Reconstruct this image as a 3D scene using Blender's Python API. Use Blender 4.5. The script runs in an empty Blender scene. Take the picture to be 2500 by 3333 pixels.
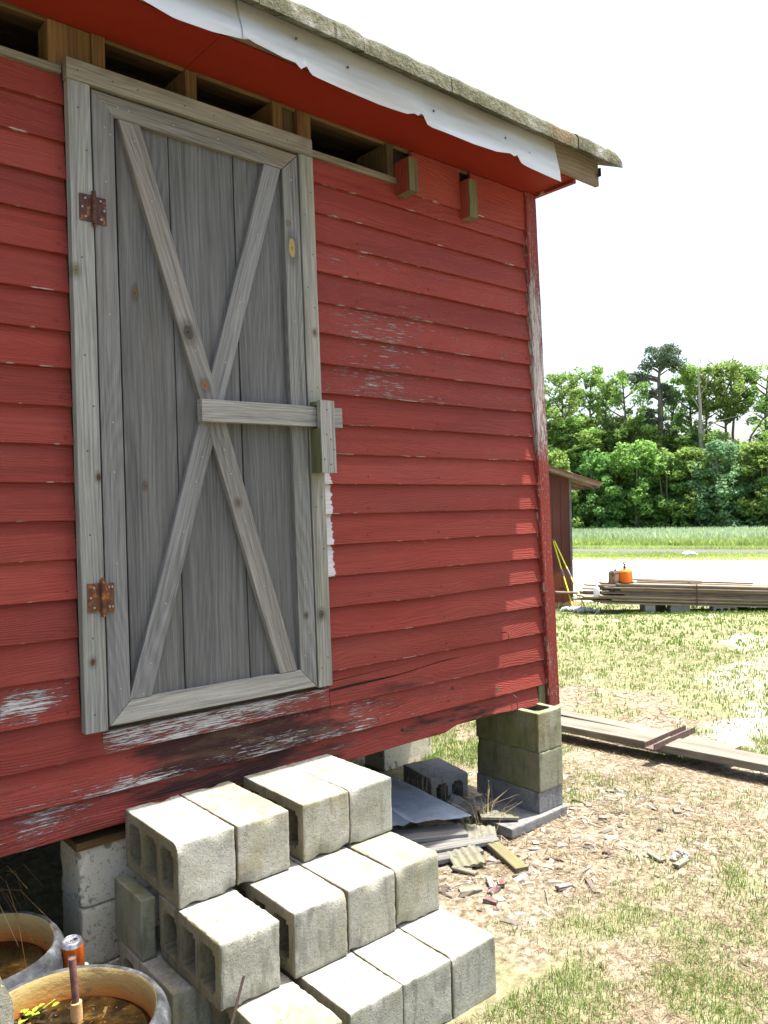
import bpy, bmesh, math, random
import numpy as np
from mathutils import Vector, Matrix, noise as mnoise
random.seed(7); rng = np.random.default_rng(11)
S = bpy.context.scene
COL = S.collection
rad = math.radians

# ------------------------------------------------------------ camera, sky, sun, exposure
def setup_camera():
    yaw, pitch, roll = rad(40.2928), rad(-0.6292), rad(1.4628)
    F = Vector((math.sin(yaw)*math.cos(pitch), math.cos(yaw)*math.cos(pitch), math.sin(pitch)))
    R0 = Vector((math.cos(yaw), -math.sin(yaw), 0)); U0 = R0.cross(F)
    R = math.cos(roll)*R0 - math.sin(roll)*U0; U = math.sin(roll)*R0 + math.cos(roll)*U0
    cd = bpy.data.cameras.new('camera'); cam = bpy.data.objects.new('camera', cd); COL.objects.link(cam)
    M = Matrix((R, U, -F)).transposed().to_4x4(); M.translation = Vector((-1.0476, -2.6534, 0.8016))
    cam.matrix_world = M
    cd.sensor_fit = 'HORIZONTAL'; cd.sensor_width = 36; cd.lens = 2607.6/2500*36
    cd.clip_start = 0.05; cd.clip_end = 3000
    S.camera = cam
setup_camera()
SUN = Vector((0.300, -0.069, 1.0)).normalized()      # direction towards the sun
elev = math.asin(SUN.z); az = math.atan2(SUN.x, SUN.y)
w = bpy.data.worlds.new('World'); S.world = w; w.use_nodes = True
nt = w.node_tree; bg = nt.nodes['Background']
sky = nt.nodes.new('ShaderNodeTexSky'); sky.sky_type = 'NISHITA'; sky.sun_disc = False
sky.sun_elevation = elev; sky.sun_rotation = az; sky.air_density = 1.0; sky.dust_density = 4.5; sky.ozone_density = 0.6
nt.links.new(sky.outputs[0], bg.inputs[0]); bg.inputs[1].default_value = 0.15
sd = bpy.data.lights.new('sun', 'SUN'); sd.energy = 5.0; sd.angle = rad(0.5); sd.color = (1, .955, .88)
so = bpy.data.objects.new('sun', sd); COL.objects.link(so)
so.rotation_euler = (-SUN).to_track_quat('-Z', 'Y').to_euler(); so.location = (3, -3, 12)
S.view_settings.view_transform = 'Standard'; S.view_settings.look = 'None'
S.view_settings.gamma = 1; S.view_settings.use_curve_mapping = False
S.view_settings.exposure = 1.42
S.render.engine = 'CYCLES'
S.cycles.max_bounces = 8; S.cycles.diffuse_bounces = 5; S.cycles.transparent_max_bounces = 6

# ------------------------------------------------------------ ids
def tag(o, label=None, cat=None, group=None, kind=None):
    if label: o['label'] = label
    if cat: o['category'] = cat
    if group: o['group'] = group
    if kind: o['kind'] = kind
    return o
def empty(name, loc, label, cat, group=None):
    o = bpy.data.objects.new(name, None); COL.objects.link(o); o.location = loc
    o.empty_display_size = .1
    return tag(o, label, cat, group)
def link(name, me, parent=None):
    o = bpy.data.objects.new(name, me); COL.objects.link(o)
    if parent is not None:
        o.parent = parent; o.matrix_parent_inverse = Matrix.Identity(4)
        # children geometry is given in world space: cancel the parents' placement
        M = Matrix.Identity(4); p = parent
        while p is not None: M = Matrix.LocRotScale(p.location, p.rotation_euler, p.scale) @ M; p = p.parent
        L = M.inverted(); o.location = L.translation; o.rotation_euler = L.to_euler()
    return o

# ------------------------------------------------------------ node helper
class NT:
    def __init__(s, name, bump=True):
        s.m = bpy.data.materials.new(name); s.m.use_nodes = True; s.t = s.m.node_tree
        s.t.nodes.clear()
        s.out = s.t.nodes.new('ShaderNodeOutputMaterial'); s.b = s.t.nodes.new('ShaderNodeBsdfPrincipled')
        s.t.links.new(s.b.outputs[0], s.out.inputs[0]); s.b.inputs['Roughness'].default_value = .85
        s.b.inputs['Specular IOR Level'].default_value = .25
    def n(s, typ, ins=None, **kw):
        nd = s.t.nodes.new('ShaderNode'+typ)
        for k, v in kw.items(): setattr(nd, k, v)
        for k, v in (ins or {}).items(): s.set(nd, k, v)
        return nd
    def set(s, nd, k, v):
        i = nd.inputs[k]
        if hasattr(v, 'is_output') or isinstance(v, bpy.types.NodeSocket): s.t.links.new(v, i)
        else:
            if isinstance(v, tuple) and len(v) == 3 and i.type == 'RGBA': v = (*v, 1)
            i.default_value = v
    def attr(s, name, vec=True):
        a = s.n('Attribute', attribute_name=name); return a.outputs['Vector' if vec else 'Fac']
    def obj(s): return s.n('TexCoord').outputs['Object']
    def geo(s): return s.n('NewGeometry').outputs['Position']
    def vm(s, op, a, b): return s.n('VectorMath', {0: a, 1: b}, operation=op).outputs[0]
    def m_(s, op, a, b=0., c=0.):
        return s.n('Math', {0: a, 1: b, 2: c}, operation=op).outputs[0]
    def sat(s, a): return s.n('Clamp', {0: a}).outputs[0]
    def sep(s, v): return s.n('SeparateXYZ', {0: v}).outputs
    def noise(s, v, sc=(1, 1, 1), scale=1., det=3., rough=.5, dist=0.):
        return s.n('TexNoise', {'Vector': s.vm('MULTIPLY', v, sc), 'Scale': scale, 'Detail': det, 'Roughness': rough, 'Distortion': dist}).outputs[0]
    def vor(s, v, sc=(1, 1, 1), scale=1., out='Distance'):
        return s.n('TexVoronoi', {'Vector': s.vm('MULTIPLY', v, sc), 'Scale': scale}).outputs[out]
    def ramp(s, f, stops, interp='LINEAR'):
        r = s.n('ValToRGB', {0: f}); e = r.color_ramp.elements; r.color_ramp.interpolation = interp
        while len(e) > 1: e.remove(e[0])
        e[0].position = stops[0][0]; e[0].color = (*stops[0][1], 1)
        for p, c in stops[1:]: x = e.new(p); x.color = (*c, 1)
        return r.outputs[0]
    def step(s, f, a, b):      # smooth 0..1 between a and b
        return s.n('MapRange', {0: f, 1: a, 2: b, 3: 0., 4: 1.}, interpolation_type='SMOOTHSTEP').outputs[0]
    def mix(s, f, a, b, mode='MIX'):
        nd = s.n('Mix', data_type='RGBA', blend_type=mode); s.set(nd, 0, f)
        for i, v in ((6, a), (7, b)):
            if isinstance(v, tuple): nd.inputs[i].default_value = (*v, 1)
            else: s.t.links.new(v, nd.inputs[i])
        return nd.outputs[2]
    def done(s, color, height=None, dist=.002, strength=1., rough=None, **kw):
        s.set(s.b, 'Base Color', color)
        if rough is not None: s.set(s.b, 'Roughness', rough)
        for k, v in kw.items(): s.set(s.b, k.replace('_', ' '), v)
        if height is not None:
            b = s.n('Bump', {'Height': height, 'Distance': dist, 'Strength': strength}); s.t.links.new(b.outputs[0], s.b.inputs['Normal'])
        return s.m

def plain(name, col, rough=.8, **kw):
    t = NT(name); return t.done(col, rough=rough, **kw)

def wood(name, light, dark, warm=None, warm_amt=.4, knots=(), ring=55., green=0., light2=None, relief=.0012):
    """weathered board; 'gc' = (along, across, depth) metres + random offset, 'kc' the same without offset"""
    light = tuple(c*.76 for c in light); dark = tuple(c*.52 for c in dark); warm = tuple(c*.82 for c in warm) if warm else None
    t = NT(name); g = t.attr('gc'); k = t.attr('kc')
    wp = t.noise(g, (1.3, 7, 7), 1, 2)
    wv = t.n('CombineXYZ', {1: t.m_('MULTIPLY', t.m_('SUBTRACT', wp, .5), .028)}).outputs[0]
    g2 = t.vm('ADD', g, wv)
    fine = t.noise(g2, (6, 200, 200), 1, 5, .7)
    mid = t.noise(g2, (1.1, 85, 85), 1, 3, .65)
    broad = t.noise(g, (.9, 9, 9), 1, 2)
    rp = t.m_('SINE', t.m_('MULTIPLY', t.m_('ADD', t.sep(g2)[1], t.m_('MULTIPLY', t.noise(g, (.7, 5, 5), 1, 1), .35)), 2*math.pi*ring))
    f = t.m_('ADD', t.m_('MULTIPLY', fine, .58), t.m_('ADD', t.m_('MULTIPLY', mid, .36), t.m_('MULTIPLY', rp, .035)))
    f = t.m_('ADD', f, t.m_('MULTIPLY', t.m_('SUBTRACT', broad, .5), .35))
    f = t.sat(t.m_('ADD', t.m_('MULTIPLY', t.m_('SUBTRACT', f, .47), 2.3), .5))
    col = t.ramp(f, [(0, dark), (.5, tuple((a+b)/2 for a, b in zip(light, dark))), (1, light)])
    if warm: col = t.mix(t.m_('MULTIPLY', t.step(t.noise(g, (.8, 6, 6), 1, 3), .48, .75), warm_amt), col, warm)
    if green: col = t.mix(t.m_('MULTIPLY', t.step(t.noise(g, (2, 5, 5), 2, 4), .45, .7), green), col, (.17, .18, .06))
    stn = t.step(t.noise(g2, (1.0, 34, 34), 1, 4, .6), .52, .70)
    col = t.mix(t.m_('MULTIPLY', stn, .36), col, tuple(c*.75 for c in dark))
    crack = t.step(t.noise(g2, (1.6, 110, 110), 1, 2, .5), .74, .78)
    col = t.mix(crack, col, tuple(c*.25 for c in dark))
    # random small knots
    cell = t.n('TexVoronoi', {'Vector': t.vm('MULTIPLY', g, (2.1, 6.5, 6.5)), 'Scale': 1.0})
    kn = t.m_('SUBTRACT', 1., t.step(cell.outputs['Distance'], .05, .10))
    kn = t.m_('MULTIPLY', kn, t.step(t.sep(cell.outputs['Color'])[0], .80, .84))
    col = t.mix(kn, col, tuple(c*.45 for c in (dark[0]*1.25, dark[1], dark[2]*.85)))
    kx, ky, _ = t.sep(k)
    for (u, v, ru, rv, kc, tail) in knots:
        kc = tuple(c*.8 for c in kc)
        dx = t.m_('DIVIDE', t.m_('SUBTRACT', kx, u), ru); dy = t.m_('DIVIDE', t.m_('SUBTRACT', ky, v), rv)
        d = t.m_('SQRT', t.m_('ADD', t.m_('MULTIPLY', dx, dx), t.m_('MULTIPLY', dy, dy)))
        d = t.m_('ADD', d, t.m_('MULTIPLY', t.m_('SUBTRACT', t.noise(g, (60, 60, 60), 1, 2), .5), .5))
        halo = t.m_('SUBTRACT', 1., t.step(d, 1.0, 2.4))
        col = t.mix(t.m_('MULTIPLY', halo, .5), col, tuple(c*.7 for c in dark))
        col = t.mix(t.m_('SUBTRACT', 1., t.step(d, .8, 1.05)), col, kc)
        col = t.mix(t.m_('SUBTRACT', 1., t.step(d, .15, .3)), col, tuple(c*.45 for c in kc))
    return t.done(col, f, relief, .9, rough=.9)

def red_paint(name, base=(.206, .0335, .0245), chipc=(.43, .41, .40), amount=0., speck=0.):
    """old red paint; wd = (wear, dirt, random), bare = flag of unpainted ends"""
    t = NT(name); g0 = t.attr('gc'); wd = t.sep(t.attr('wd')); wear, dirt = wd[0], wd[1]
    off = t.n('CombineXYZ', {0: t.m_('MULTIPLY', wd[2], 37.), 1: t.m_('MULTIPLY', wd[2], 11.), 2: t.m_('MULTIPLY', wd[2], 5.)}).outputs[0]
    g = t.vm('ADD', g0, off)
    wp = t.noise(g, (1.6, 9, 9), 1, 2)
    g2 = t.vm('ADD', g, t.n('CombineXYZ', {1: t.m_('MULTIPLY', t.m_('SUBTRACT', wp, .5), .06)}).outputs[0]); g3 = t.vm('ADD', g, t.n('CombineXYZ', {1: t.m_('MULTIPLY', t.m_('SUBTRACT', wp, .5), .018)}).outputs[0])
    fine = t.noise(g2, (4, 230, 230), 1, 3, .6)
    rp = t.m_('SINE', t.m_('MULTIPLY', t.m_('ADD', t.sep(g2)[1], t.m_('MULTIPLY', t.noise(g, (1.1, 6, 6), 1, 1), .30)), 2*math.pi*70))
    grain = t.m_('ADD', fine, t.m_('MULTIPLY', rp, .14))
    tone = t.noise(g, (1.2, 5, 5), 1, 4, .6)
    col = t.ramp(tone, [(.25, tuple(c*.80 for c in base)), (.5, base), (.8, (base[0]*1.10, base[1]*1.25, base[2]*1.2))])
    col = t.mix(t.m_('MULTIPLY', t.step(grain, .35, .7), .16), col, (base[0]*1.3, base[1]*1.8, base[2]*1.8))
    col = t.mix(t.m_('MULTIPLY', t.step(t.noise(g, (.7, 22, 22), 1, 4, .6), .50, .72), .38), col, tuple(c*.55 for c in base))
    hv = t.n('HueSaturation', {'Color': col, 'Value': t.m_('ADD', .84, t.m_('MULTIPLY', wd[2], .30)), 'Saturation': t.m_('SUBTRACT', 1.03, t.m_('MULTIPLY', t.noise(g, (1.5, 4, 4), 1, 3), .10))}); col = hv.outputs[0]
    # faded scrubbing, then bare streaks along the grain where the board is worn
    wz = t.m_('ADD', t.m_('ADD', wear, amount), t.m_('MULTIPLY', t.m_('SUBTRACT', t.noise(g, (2.2, 11, 11), 1, 3), .5), .75))
    st = t.noise(g3, (12, 190, 190), 1, 7, .80)
    sp = t.noise(g, (45, 230, 230), 1, 4, .75)
    th = t.m_('SUBTRACT', .77, t.m_('MULTIPLY', t.sat(wz), .33))
    chips = t.step(t.m_('SUBTRACT', st, th), 0., .035)
    chips = t.m_('MAXIMUM', chips, t.step(t.m_('SUBTRACT', sp, t.m_('SUBTRACT', .775-speck, t.m_('MULTIPLY', t.sat(wz), .16))), 0., .03))
    v = t.sep(g0)[1]
    edge = t.m_('MULTIPLY', t.m_('SUBTRACT', 1., t.step(v, .001, .0045)), t.step(t.noise(g, (14, 30, 30), 1, 3), .58, .66))
    chips = t.m_('MAXIMUM', chips, t.m_('MULTIPLY', edge, .8))
    bare = t.m_('MULTIPLY', t.attr('bare', False), t.m_('SUBTRACT', 1., t.step(t.m_('ADD', t.sep(g0)[0], t.m_('MULTIPLY', t.noise(g, (6, 70, 70), 1, 3), .045)), .958, .964)))
    chips = t.m_('MAXIMUM', chips, bare)
    cc = t.mix(t.step(fine, .45, .6), chipc, (.27, .25, .24))
    cc = t.mix(bare, cc, t.mix(t.step(fine, .5, .7), (.50, .48, .48), (.34, .32, .32)))
    col = t.mix(chips, col, cc)
    dn = t.m_('ADD', dirt, t.m_('MULTIPLY', t.m_('SUBTRACT', t.noise(g, (3, 16, 16), 1, 5, .65), .5), 1.5))
    dm = t.m_('MULTIPLY', t.step(dn, .34, .74), t.step(dirt, .01, .15))
    dcol = t.mix(t.step(t.noise(g, (2, 9, 9), 2, 3), .5, .62), (.020, .012, .011), (.048, .038, .022))
    col = t.mix(t.m_('MULTIPLY', dm, t.m_('SUBTRACT', .92, t.m_('MULTIPLY', chips, .75))), col, dcol)
    col = t.mix(t.step(t.vor(g, (22, 40, 40)), .06, .04), col, (.05, .02, .02))
    h = t.m_('ADD', t.m_('MULTIPLY', grain, .8), t.m_('MULTIPLY', chips, -.5))
    return t.done(col, h, .0042, 1., rough=t.m_('ADD', .68, t.m_('MULTIPLY', chips, .25)), Specular_IOR_Level=.12)

def concrete(name, base=(.36, .35, .30), algae=0., white=0., dark=.0, yellow=0.):
    t = NT(name); o = t.attr('gc')
    m = t.noise(o, (1, 1, 1), 9, 5, .65); f = t.noise(o, (1, 1, 1), 160, 3, .7)
    pits = t.step(t.vor(o, (1, 1, 1), 150), .26, .12)
    pits = t.m_('MULTIPLY', pits, t.step(t.noise(o, (1, 1, 1), 60, 2), .5, .62))
    col = t.ramp(m, [(.25, tuple(c*.62 for c in base)), (.5, base), (.75, tuple(min(1, c*1.28) for c in base))])
    f2 = t.noise(o, (1, 1, 1), 75, 4, .75); rnd = t.n('ObjectInfo').outputs['Random']
    col = t.mix(t.m_('MULTIPLY', t.step(f, .35, .75), .4), col, tuple(min(1, c*1.4) for c in base))
    col = t.mix(t.m_('MULTIPLY', t.step(f2, .54, .66), .5), col, tuple(c*.5 for c in base))
    col = t.mix(t.m_('MULTIPLY', t.step(f2, .46, .36), .35), col, tuple(min(1, c*1.5) for c in base))
    col = t.mix(t.m_('MULTIPLY', t.m_('ABSOLUTE', t.m_('SUBTRACT', rnd, .5)), .55), col, (.20, .19, .155) if base[0] > .27 else tuple(c*.7 for c in base))
    brn = t.step(t.noise(o, (1, 1, 1), 5, 3, .6), .60, .75)
    col = t.mix(t.m_('MULTIPLY', brn, .35), col, (.25, .17, .10))
    col = t.mix(t.m_('MULTIPLY', t.step(t.noise(o, (30, 30, 7), 1, 3), .53, .70), .60), col, tuple(c*.45 for c in base))
    if algae:
        col = t.mix(t.m_('MULTIPLY', t.step(t.noise(o, (1, 1, .6), 7, 4), .36, .68), algae), col, (.13, .135, .035))
    if yellow:
        col = t.mix(t.m_('MULTIPLY', t.step(t.noise(o, (1, 1, 1), 14, 4), .52, .7), yellow), col, (.30, .24, .10))
    if white:
        z = t.sep(o)[2]
        wm = t.step(t.m_('ADD', t.noise(o, (1, 1, 1), 12, 5, .6), white), .52, .56)
        wc = t.mix(t.step(t.noise(o, (1, 1, 1), 55, 4, .7), .56, .66), (.60, .565, .44), (.30, .29, .21))
        col = t.mix(wm, col, wc)
    if dark: col = t.mix(t.m_('MULTIPLY', t.step(m, .35, .6), dark), col, (.03, .028, .022))
    col = t.mix(t.m_('MULTIPLY', pits, .8), col, tuple(c*.2 for c in base))
    h = t.m_('SUBTRACT', t.m_('ADD', t.m_('ADD', t.m_('MULTIPLY', f, .7), f2), t.m_('MULTIPLY', m, .6)), t.m_('MULTIPLY', pits, 1.5))
    return t.done(col, h, .003, .85, rough=.95)

M = {}
M['red'] = red_paint('red_siding_paint')
M['redpost'] = red_paint('red_corner_post_paint', (.205, .030, .020), (.42, .39, .36), .32, .10)
M['redtrim'] = red_paint('red_frieze_paint', (.225, .037, .025), (.5, .48, .46), -.2)
M['soffit'] = (lambda t: t.done(t.mix(t.noise(t.geo(), (1, 3, 3), 2, 4), (.17, .015, .0065), (.205, .021, .009)), t.noise(t.geo(), (1, 1, 1), 30, 2), .001, rough=.75, Specular_IOR_Level=.1))(NT('red_soffit_paint'))
KB = (.10, .055, .03); KY = (.36, .26, .09)
GL, GD = (.345, .345, .315), (.115, .118, .108)
M['trimL'] = wood('grey_wood_left_trim', (.43, .435, .405), (.15, .152, .14), knots=[(1.80-.27, .011, .018, .010, (.15, .13, .06), 0), (.23, .030, .012, .009, KB, 0), (.84, .067, .013, .008, (.07, .04, .025), 0)], green=.10, ring=45)
M['trimR'] = wood('grey_wood_right_trim', (.44, .43, .38), (.15, .15, .13), knots=[(.29, .025, .018, .013, (.09, .07, .05), 0), (1.44, .045, .013, .009, (.14, .09, .05), 0)], warm=(.24, .20, .11), warm_amt=.3, green=.25, ring=45)
M['greyA'] = wood('grey_wood_stile', (.285, .282, .275), (.125, .13, .125), warm=(.16, .13, .09), warm_amt=.25)
M['greyB'] = wood('grey_wood_right_stile', (.32, .32, .295), (.10, .10, .095), knots=[(1.69, .033, .042, .016, KY, 1), (.21, .035, .010, .008, KB, 0), (1.79, .02, .008, .008, (.25, .13, .05), 0)])
M['greyC'] = wood('grey_wood_rail', (.33, .32, .28), (.115, .105, .09), warm=(.22, .145, .065), warm_amt=.55, ring=70)
M['header'] = wood('grey_wood_header', (.37, .34, .28), (.12, .105, .08), ring=80, warm=(.2, .17, .11))
M['brace'] = wood('grey_wood_brace', (.37, .355, .325), (.115, .11, .10), knots=[(1.13, .035, .018, .014, (.20, .11, .05), 0), (.68, .03, .014, .010, (.12, .09, .06), 0), (1.33, .03, .03, .02, (.07, .06, .05), 0)], ring=60, warm=(.2, .16, .11), warm_amt=.3)
M['brace2'] = wood('grey_wood_under_brace', (.33, .33, .325), (.13, .13, .125), ring=60)
M['plank'] = wood('grey_wood_door_plank', (.205, .203, .197), (.080, .085, .082), warm=(.12, .10, .065), warm_amt=.35, ring=38)
M['plankK'] = wood('grey_wood_knotty_plank', (.205, .203, .197), (.080, .085, .082), warm=(.12, .10, .065), warm_amt=.35, ring=38, knots=[(1.48, .055, .022, .008, (.13, .065, .03), 0), (.80, .07, .012, .007, (.12, .075, .045), 0)])
M['latch'] = wood('pale_wood_latch', (.50, .49, .44), (.19, .185, .165), ring=70)
M['keeperside'] = wood('mossy_wood_keeper', (.20, .20, .10), (.07, .075, .035), green=.6)
M['plate'] = wood('weathered_top_plate', (.36, .33, .25), (.12, .11, .07), warm=(.2, .15, .08))
M['brown'] = wood('brown_rafter_wood', (.26, .155, .062), (.095, .052, .020), ring=40)
M['brown2'] = wood('dark_brown_framing', (.165, .115, .06), (.055, .038, .022))
M['fascia'] = wood('bare_fascia_wood', (.36, .30, .20), (.12, .085, .05), warm=(.24, .11, .045), warm_amt=.75, knots=[(.15, .055, .02, .012, (.06, .04, .03), 0)])
M['flake'] = red_paint('faded_red_flake', (.20, .075, .065), (.36, .31, .28), .2, .05)
M['oldplank'] = wood('ground_plank_wood', (.36, .335, .27), (.13, .115, .085), ring=30, warm=(.4, .36, .24))
M['debriswood'] = wood('mossy_scrap_wood', (.33, .29, .17), (.11, .10, .06), green=.5)
M['greyscrap'] = wood('grey_scrap_wood', (.33, .32, .30), (.10, .10, .09))
M['lumber'] = wood('stacked_lumber_wood', (.50, .42, .31), (.20, .15, .10), ring=30, warm=(.26, .17, .09))
M['lumber2'] = wood('stacked_lumber_dark', (.32, .25, .18), (.10, .075, .05), ring=30)
M['block'] = concrete('step_block_concrete', (.325, .32, .275), algae=.20, yellow=.15)
M['block2'] = concrete('rough_block_concrete', (.325, .315, .26), algae=.38, yellow=.25)
M['blockshade'] = concrete('shade_toned_block_side', (.215, .185, .125), algae=.35)  # shade of the sunless side painted into the colour, with some algae
M['pier'] = concrete('mossy_pier_concrete', (.24, .24, .17), algae=.5)
M['piershade'] = concrete('shade_toned_olive_pier_side', (.17, .165, .095), algae=.8)  # olive algae, darkened further to paint in the shade on this side
M['cap'] = concrete('fresh_grey_concrete', (.19, .19, .188))
M['whiteblock'] = concrete('whitewashed_concrete', (.32, .31, .24), algae=.3, white=.14)
M['darkblock'] = concrete('dirty_block_concrete', (.31, .30, .29), dark=.12)
M['paver'] = concrete('pale_paver_concrete', (.20, .20, .19))
M['tile'] = concrete('ribbed_tile_grey', (.19, .18, .14), algae=.3)
def rustmat(name, a=(.10, .035, .02), b=(.42, .15, .03), c=(.22, .12, .07), sc=70, metal=.2):
    t = NT(name); g = t.geo(); n1 = t.noise(g, (1, 1, 1), sc, 4, .65)
    col = t.ramp(n1, [(.34, a), (.56, c), (.70, b)])
    return t.done(col, n1, .001, rough=.8)
M['rust'] = rustmat('rusty_hinge_iron', (.040, .018, .016), (.26, .10, .03), (.065, .030, .024), 60)
M['rust2'] = rustmat('orange_rusty_hinge', (.045, .018, .012), (.36, .12, .02), (.11, .045, .02), 38)
M['rustiron'] = rustmat('brown_rusted_steel', (.085, .06, .05), (.17, .105, .08), (.13, .09, .075), 40)
M['nail'] = plain('weathered_nail_steel', (.26, .27, .29), .5, Metallic=.6)
M['nailrust'] = plain('rusted_nail', (.09, .06, .05), .8)
def white_metal():
    t = NT('chalky_white_flashing'); g = t.geo()
    n1 = t.noise(g, (1.5, 1.5, 12), 1, 4, .6); n2 = t.noise(g, (50, 50, 50), 1, 4, .7)
    col = t.ramp(n1, [(.3, (.33, .33, .30)), (.6, (.46, .49, .51))])
    low = t.step(t.sep(g)[2], 2.44, 2.33)
    col = t.mix(t.m_('MULTIPLY', t.step(n2, .58, .72), t.m_('ADD', t.m_('MULTIPLY', low, .6), .15)), col, (.30, .29, .26))
    gz_ = t.m_('ADD', t.sep(g)[2], t.m_('MULTIPLY', t.noise(g, (2, 2, 3), 1, 4), .12))
    col = t.mix(t.m_('MULTIPLY', t.step(gz_, 2.50, 2.68), .65), col, (.21, .19, .155))  # shade under the eave painted in: browner and darker towards the top
    return t.done(col, t.noise(g, (2, 2, 7), 1, 3), .03, .5, rough=.5)
M['wmetal'] = white_metal()
def moss_roof():
    t = NT('mossy_roof_edge'); g = t.geo()
    n1 = t.noise(g, (7, 7, 9), 1, 6, .7); n2 = t.noise(g, (60, 60, 60), 1, 4, .7); n3 = t.noise(g, (3, 3, 3), 1, 4)
    col = t.ramp(n1, [(.3, (.035, .030, .018)), (.45, (.075, .078, .035)), (.56, (.13, .13, .085)), (.7, (.30, .30, .28))])
    col = t.mix(t.m_('MULTIPLY', t.step(n2, .45, .65), .4), col, (.20, .20, .15))
    col = t.mix(t.m_('MULTIPLY', t.step(n3, .52, .7), .5), col, (.17, .085, .03))
    col = t.mix(t.step(t.noise(g, (45, 3, 3), 1, 2), .66, .72), col, (.06, .055, .035))
    return t.done(col, t.m_('ADD', n2, n1), .012, 1, rough=.95)
M['moss'] = moss_roof()
M['black'] = plain('black_roofing_felt', (.02, .02, .022), .7)
M['rustroof'] = rustmat('rusty_roof_tin', (.13, .05, .04), (.33, .15, .11), (.22, .09, .07), 5)
def shedwall():
    t = NT('red_brown_shed_tin'); g = t.geo(); z = t.sep(g)[2]
    n1 = t.noise(g, (3, 3, .8), 1, 4, .6)
    col = t.ramp(n1, [(.3, (.075, .024, .017)), (.6, (.10, .034, .023)), (.75, (.12, .048, .032))])
    rz = t.m_('ADD', z, t.m_('MULTIPLY', t.noise(g, (2, 2, 1), 1, 4), .55))
    col = t.mix(t.m_('MULTIPLY', t.m_('SUBTRACT', 1., t.step(rz, -.30, -.10)), .75), col, (.27, .085, .035))
    col = t.mix(t.step(t.noise(g, (3, 3, 5), 1, 5), .60, .68), col, (.10, .045, .03))
    return t.done(col, n1, .01, rough=.5)
M['shed'] = shedwall()
M['yellow'] = plain('yellow_painted_handle', (.62, .62, .04), .4)
M['paleyellow'] = plain('pale_yellow_handle', (.72, .62, .20), .4)
M['greyplastic'] = plain('grey_coupling', (.14, .14, .17), .5)
M['mop'] = (lambda t: t.done(t.mix(t.noise(t.geo(), (1, 1, 1), 60, 3), (.35, .36, .40), (.75, .76, .80)), t.noise(t.geo(), (1, 1, 1), 90, 2), .01, rough=.9))(NT('white_mop_cotton'))
M['orange'] = plain('orange_plastic_can', (.80, .16, .015), .4)
M['darkcan'] = (lambda t: t.done(t.mix(t.step(t.noise(t.geo(), (1, 1, 1), 9, 2), .5, .54), (.10, .07, .055), (.20, .14, .09)), rough=.4))(NT('brown_grimy_can'))
M['canlabel'] = plain('tan_can_label', (.32, .20, .12), .6)
M['blackpl'] = plain('black_plastic', (.015, .013, .014), .4)
M['whitepl'] = plain('white_plastic', (.75, .76, .78), .4)
M['strap'] = plain('dark_steel_strap', (.05, .04, .04), .5)
def tubm():
    t = NT('black_rubber_tub'); g = t.geo(); n1 = t.noise(g, (1, 1, 1), 18, 5, .65)
    col = t.ramp(n1, [(.35, (.022, .023, .026)), (.55, (.060, .064, .07)), (.72, (.15, .16, .17))])
    return t.done(col, n1, .004, rough=.7)
M['rubber'] = tubm()
def tubin():
    t = NT('silt_stained_tub_wall'); g = t.geo(); z = t.sep(g)[2]
    n1 = t.noise(g, (1, 1, 2), 14, 5, .7); zz = t.m_('ADD', z, t.m_('MULTIPLY', t.m_('SUBTRACT', n1, .5), .05))
    col = t.ramp(t.n('MapRange', {0: zz, 1: -.60, 2: -.48}).outputs[0], [(0, (.10, .035, .01)), (.30, (.42, .14, .025)), (.5, (.36, .20, .06)), (.8, (.40, .30, .12)), (1, (.34, .28, .14))])
    col = t.mix(t.m_('MULTIPLY', t.step(n1, .56, .7), .6), col, (.14, .10, .04))
    return t.done(col, n1, .004, rough=.85)
M['tubin'] = tubin()
def water():
    t = NT('brown_rain_water'); g = t.geo()
    n1 = t.noise(g, (1, 1, 1), 16, 5, .65)
    col = t.ramp(n1, [(.42, (.006, .004, .002)), (.60, (.028, .015, .004)), (.74, (.12, .055, .010))])
    return t.done(col, t.noise(g, (1, 1, 1), 35, 2), .0015, .5, rough=.06, Specular_IOR_Level=.5)
M['water'] = water()
M['can'] = (lambda t: t.done(t.mix(t.step(t.noise(t.geo(), (25, 25, 9), 1, 3), .48, .52), (.60, .13, .015), (.46, .08, .012)), rough=.35, Metallic=.3))(NT('orange_printed_can'))
M['alu'] = plain('bare_aluminium', (.62, .62, .66), .3, Metallic=.9)
M['pipe'] = rustmat('brown_rusted_pipe', (.10, .045, .04), (.24, .12, .08), (.17, .08, .065), 50)
M['sleeve'] = rustmat('tan_pipe_sleeve', (.42, .24, .10), (.62, .45, .22), (.52, .34, .16), 45)
M['leafy'] = plain('fresh_green_leaf', (.20, .34, .03), .5)
def tin():
    t = NT('galvanised_tin'); g = t.geo(); n1 = t.noise(g, (1, 1, 1), 12, 5, .6)
    col = t.ramp(n1, [(.3, (.24, .29, .36)), (.6, (.34, .40, .47)), (.75, (.44, .49, .54))])
    return t.done(col, n1, .003, rough=.45, Metallic=.25)
M['tin'] = tin()
M['barkgrey'] = (lambda t: t.done(t.mix(t.noise(t.geo(), (2, 2, .6), 1, 4), (.09, .075, .06), (.20, .18, .155)), rough=.9))(NT('grey_tree_bark'))
M['barkpale'] = (lambda t: t.done(t.mix(t.noise(t.geo(), (2, 2, .6), 1, 4), (.22, .19, .16), (.42, .38, .34)), rough=.9))(NT('pale_dead_bark'))
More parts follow.
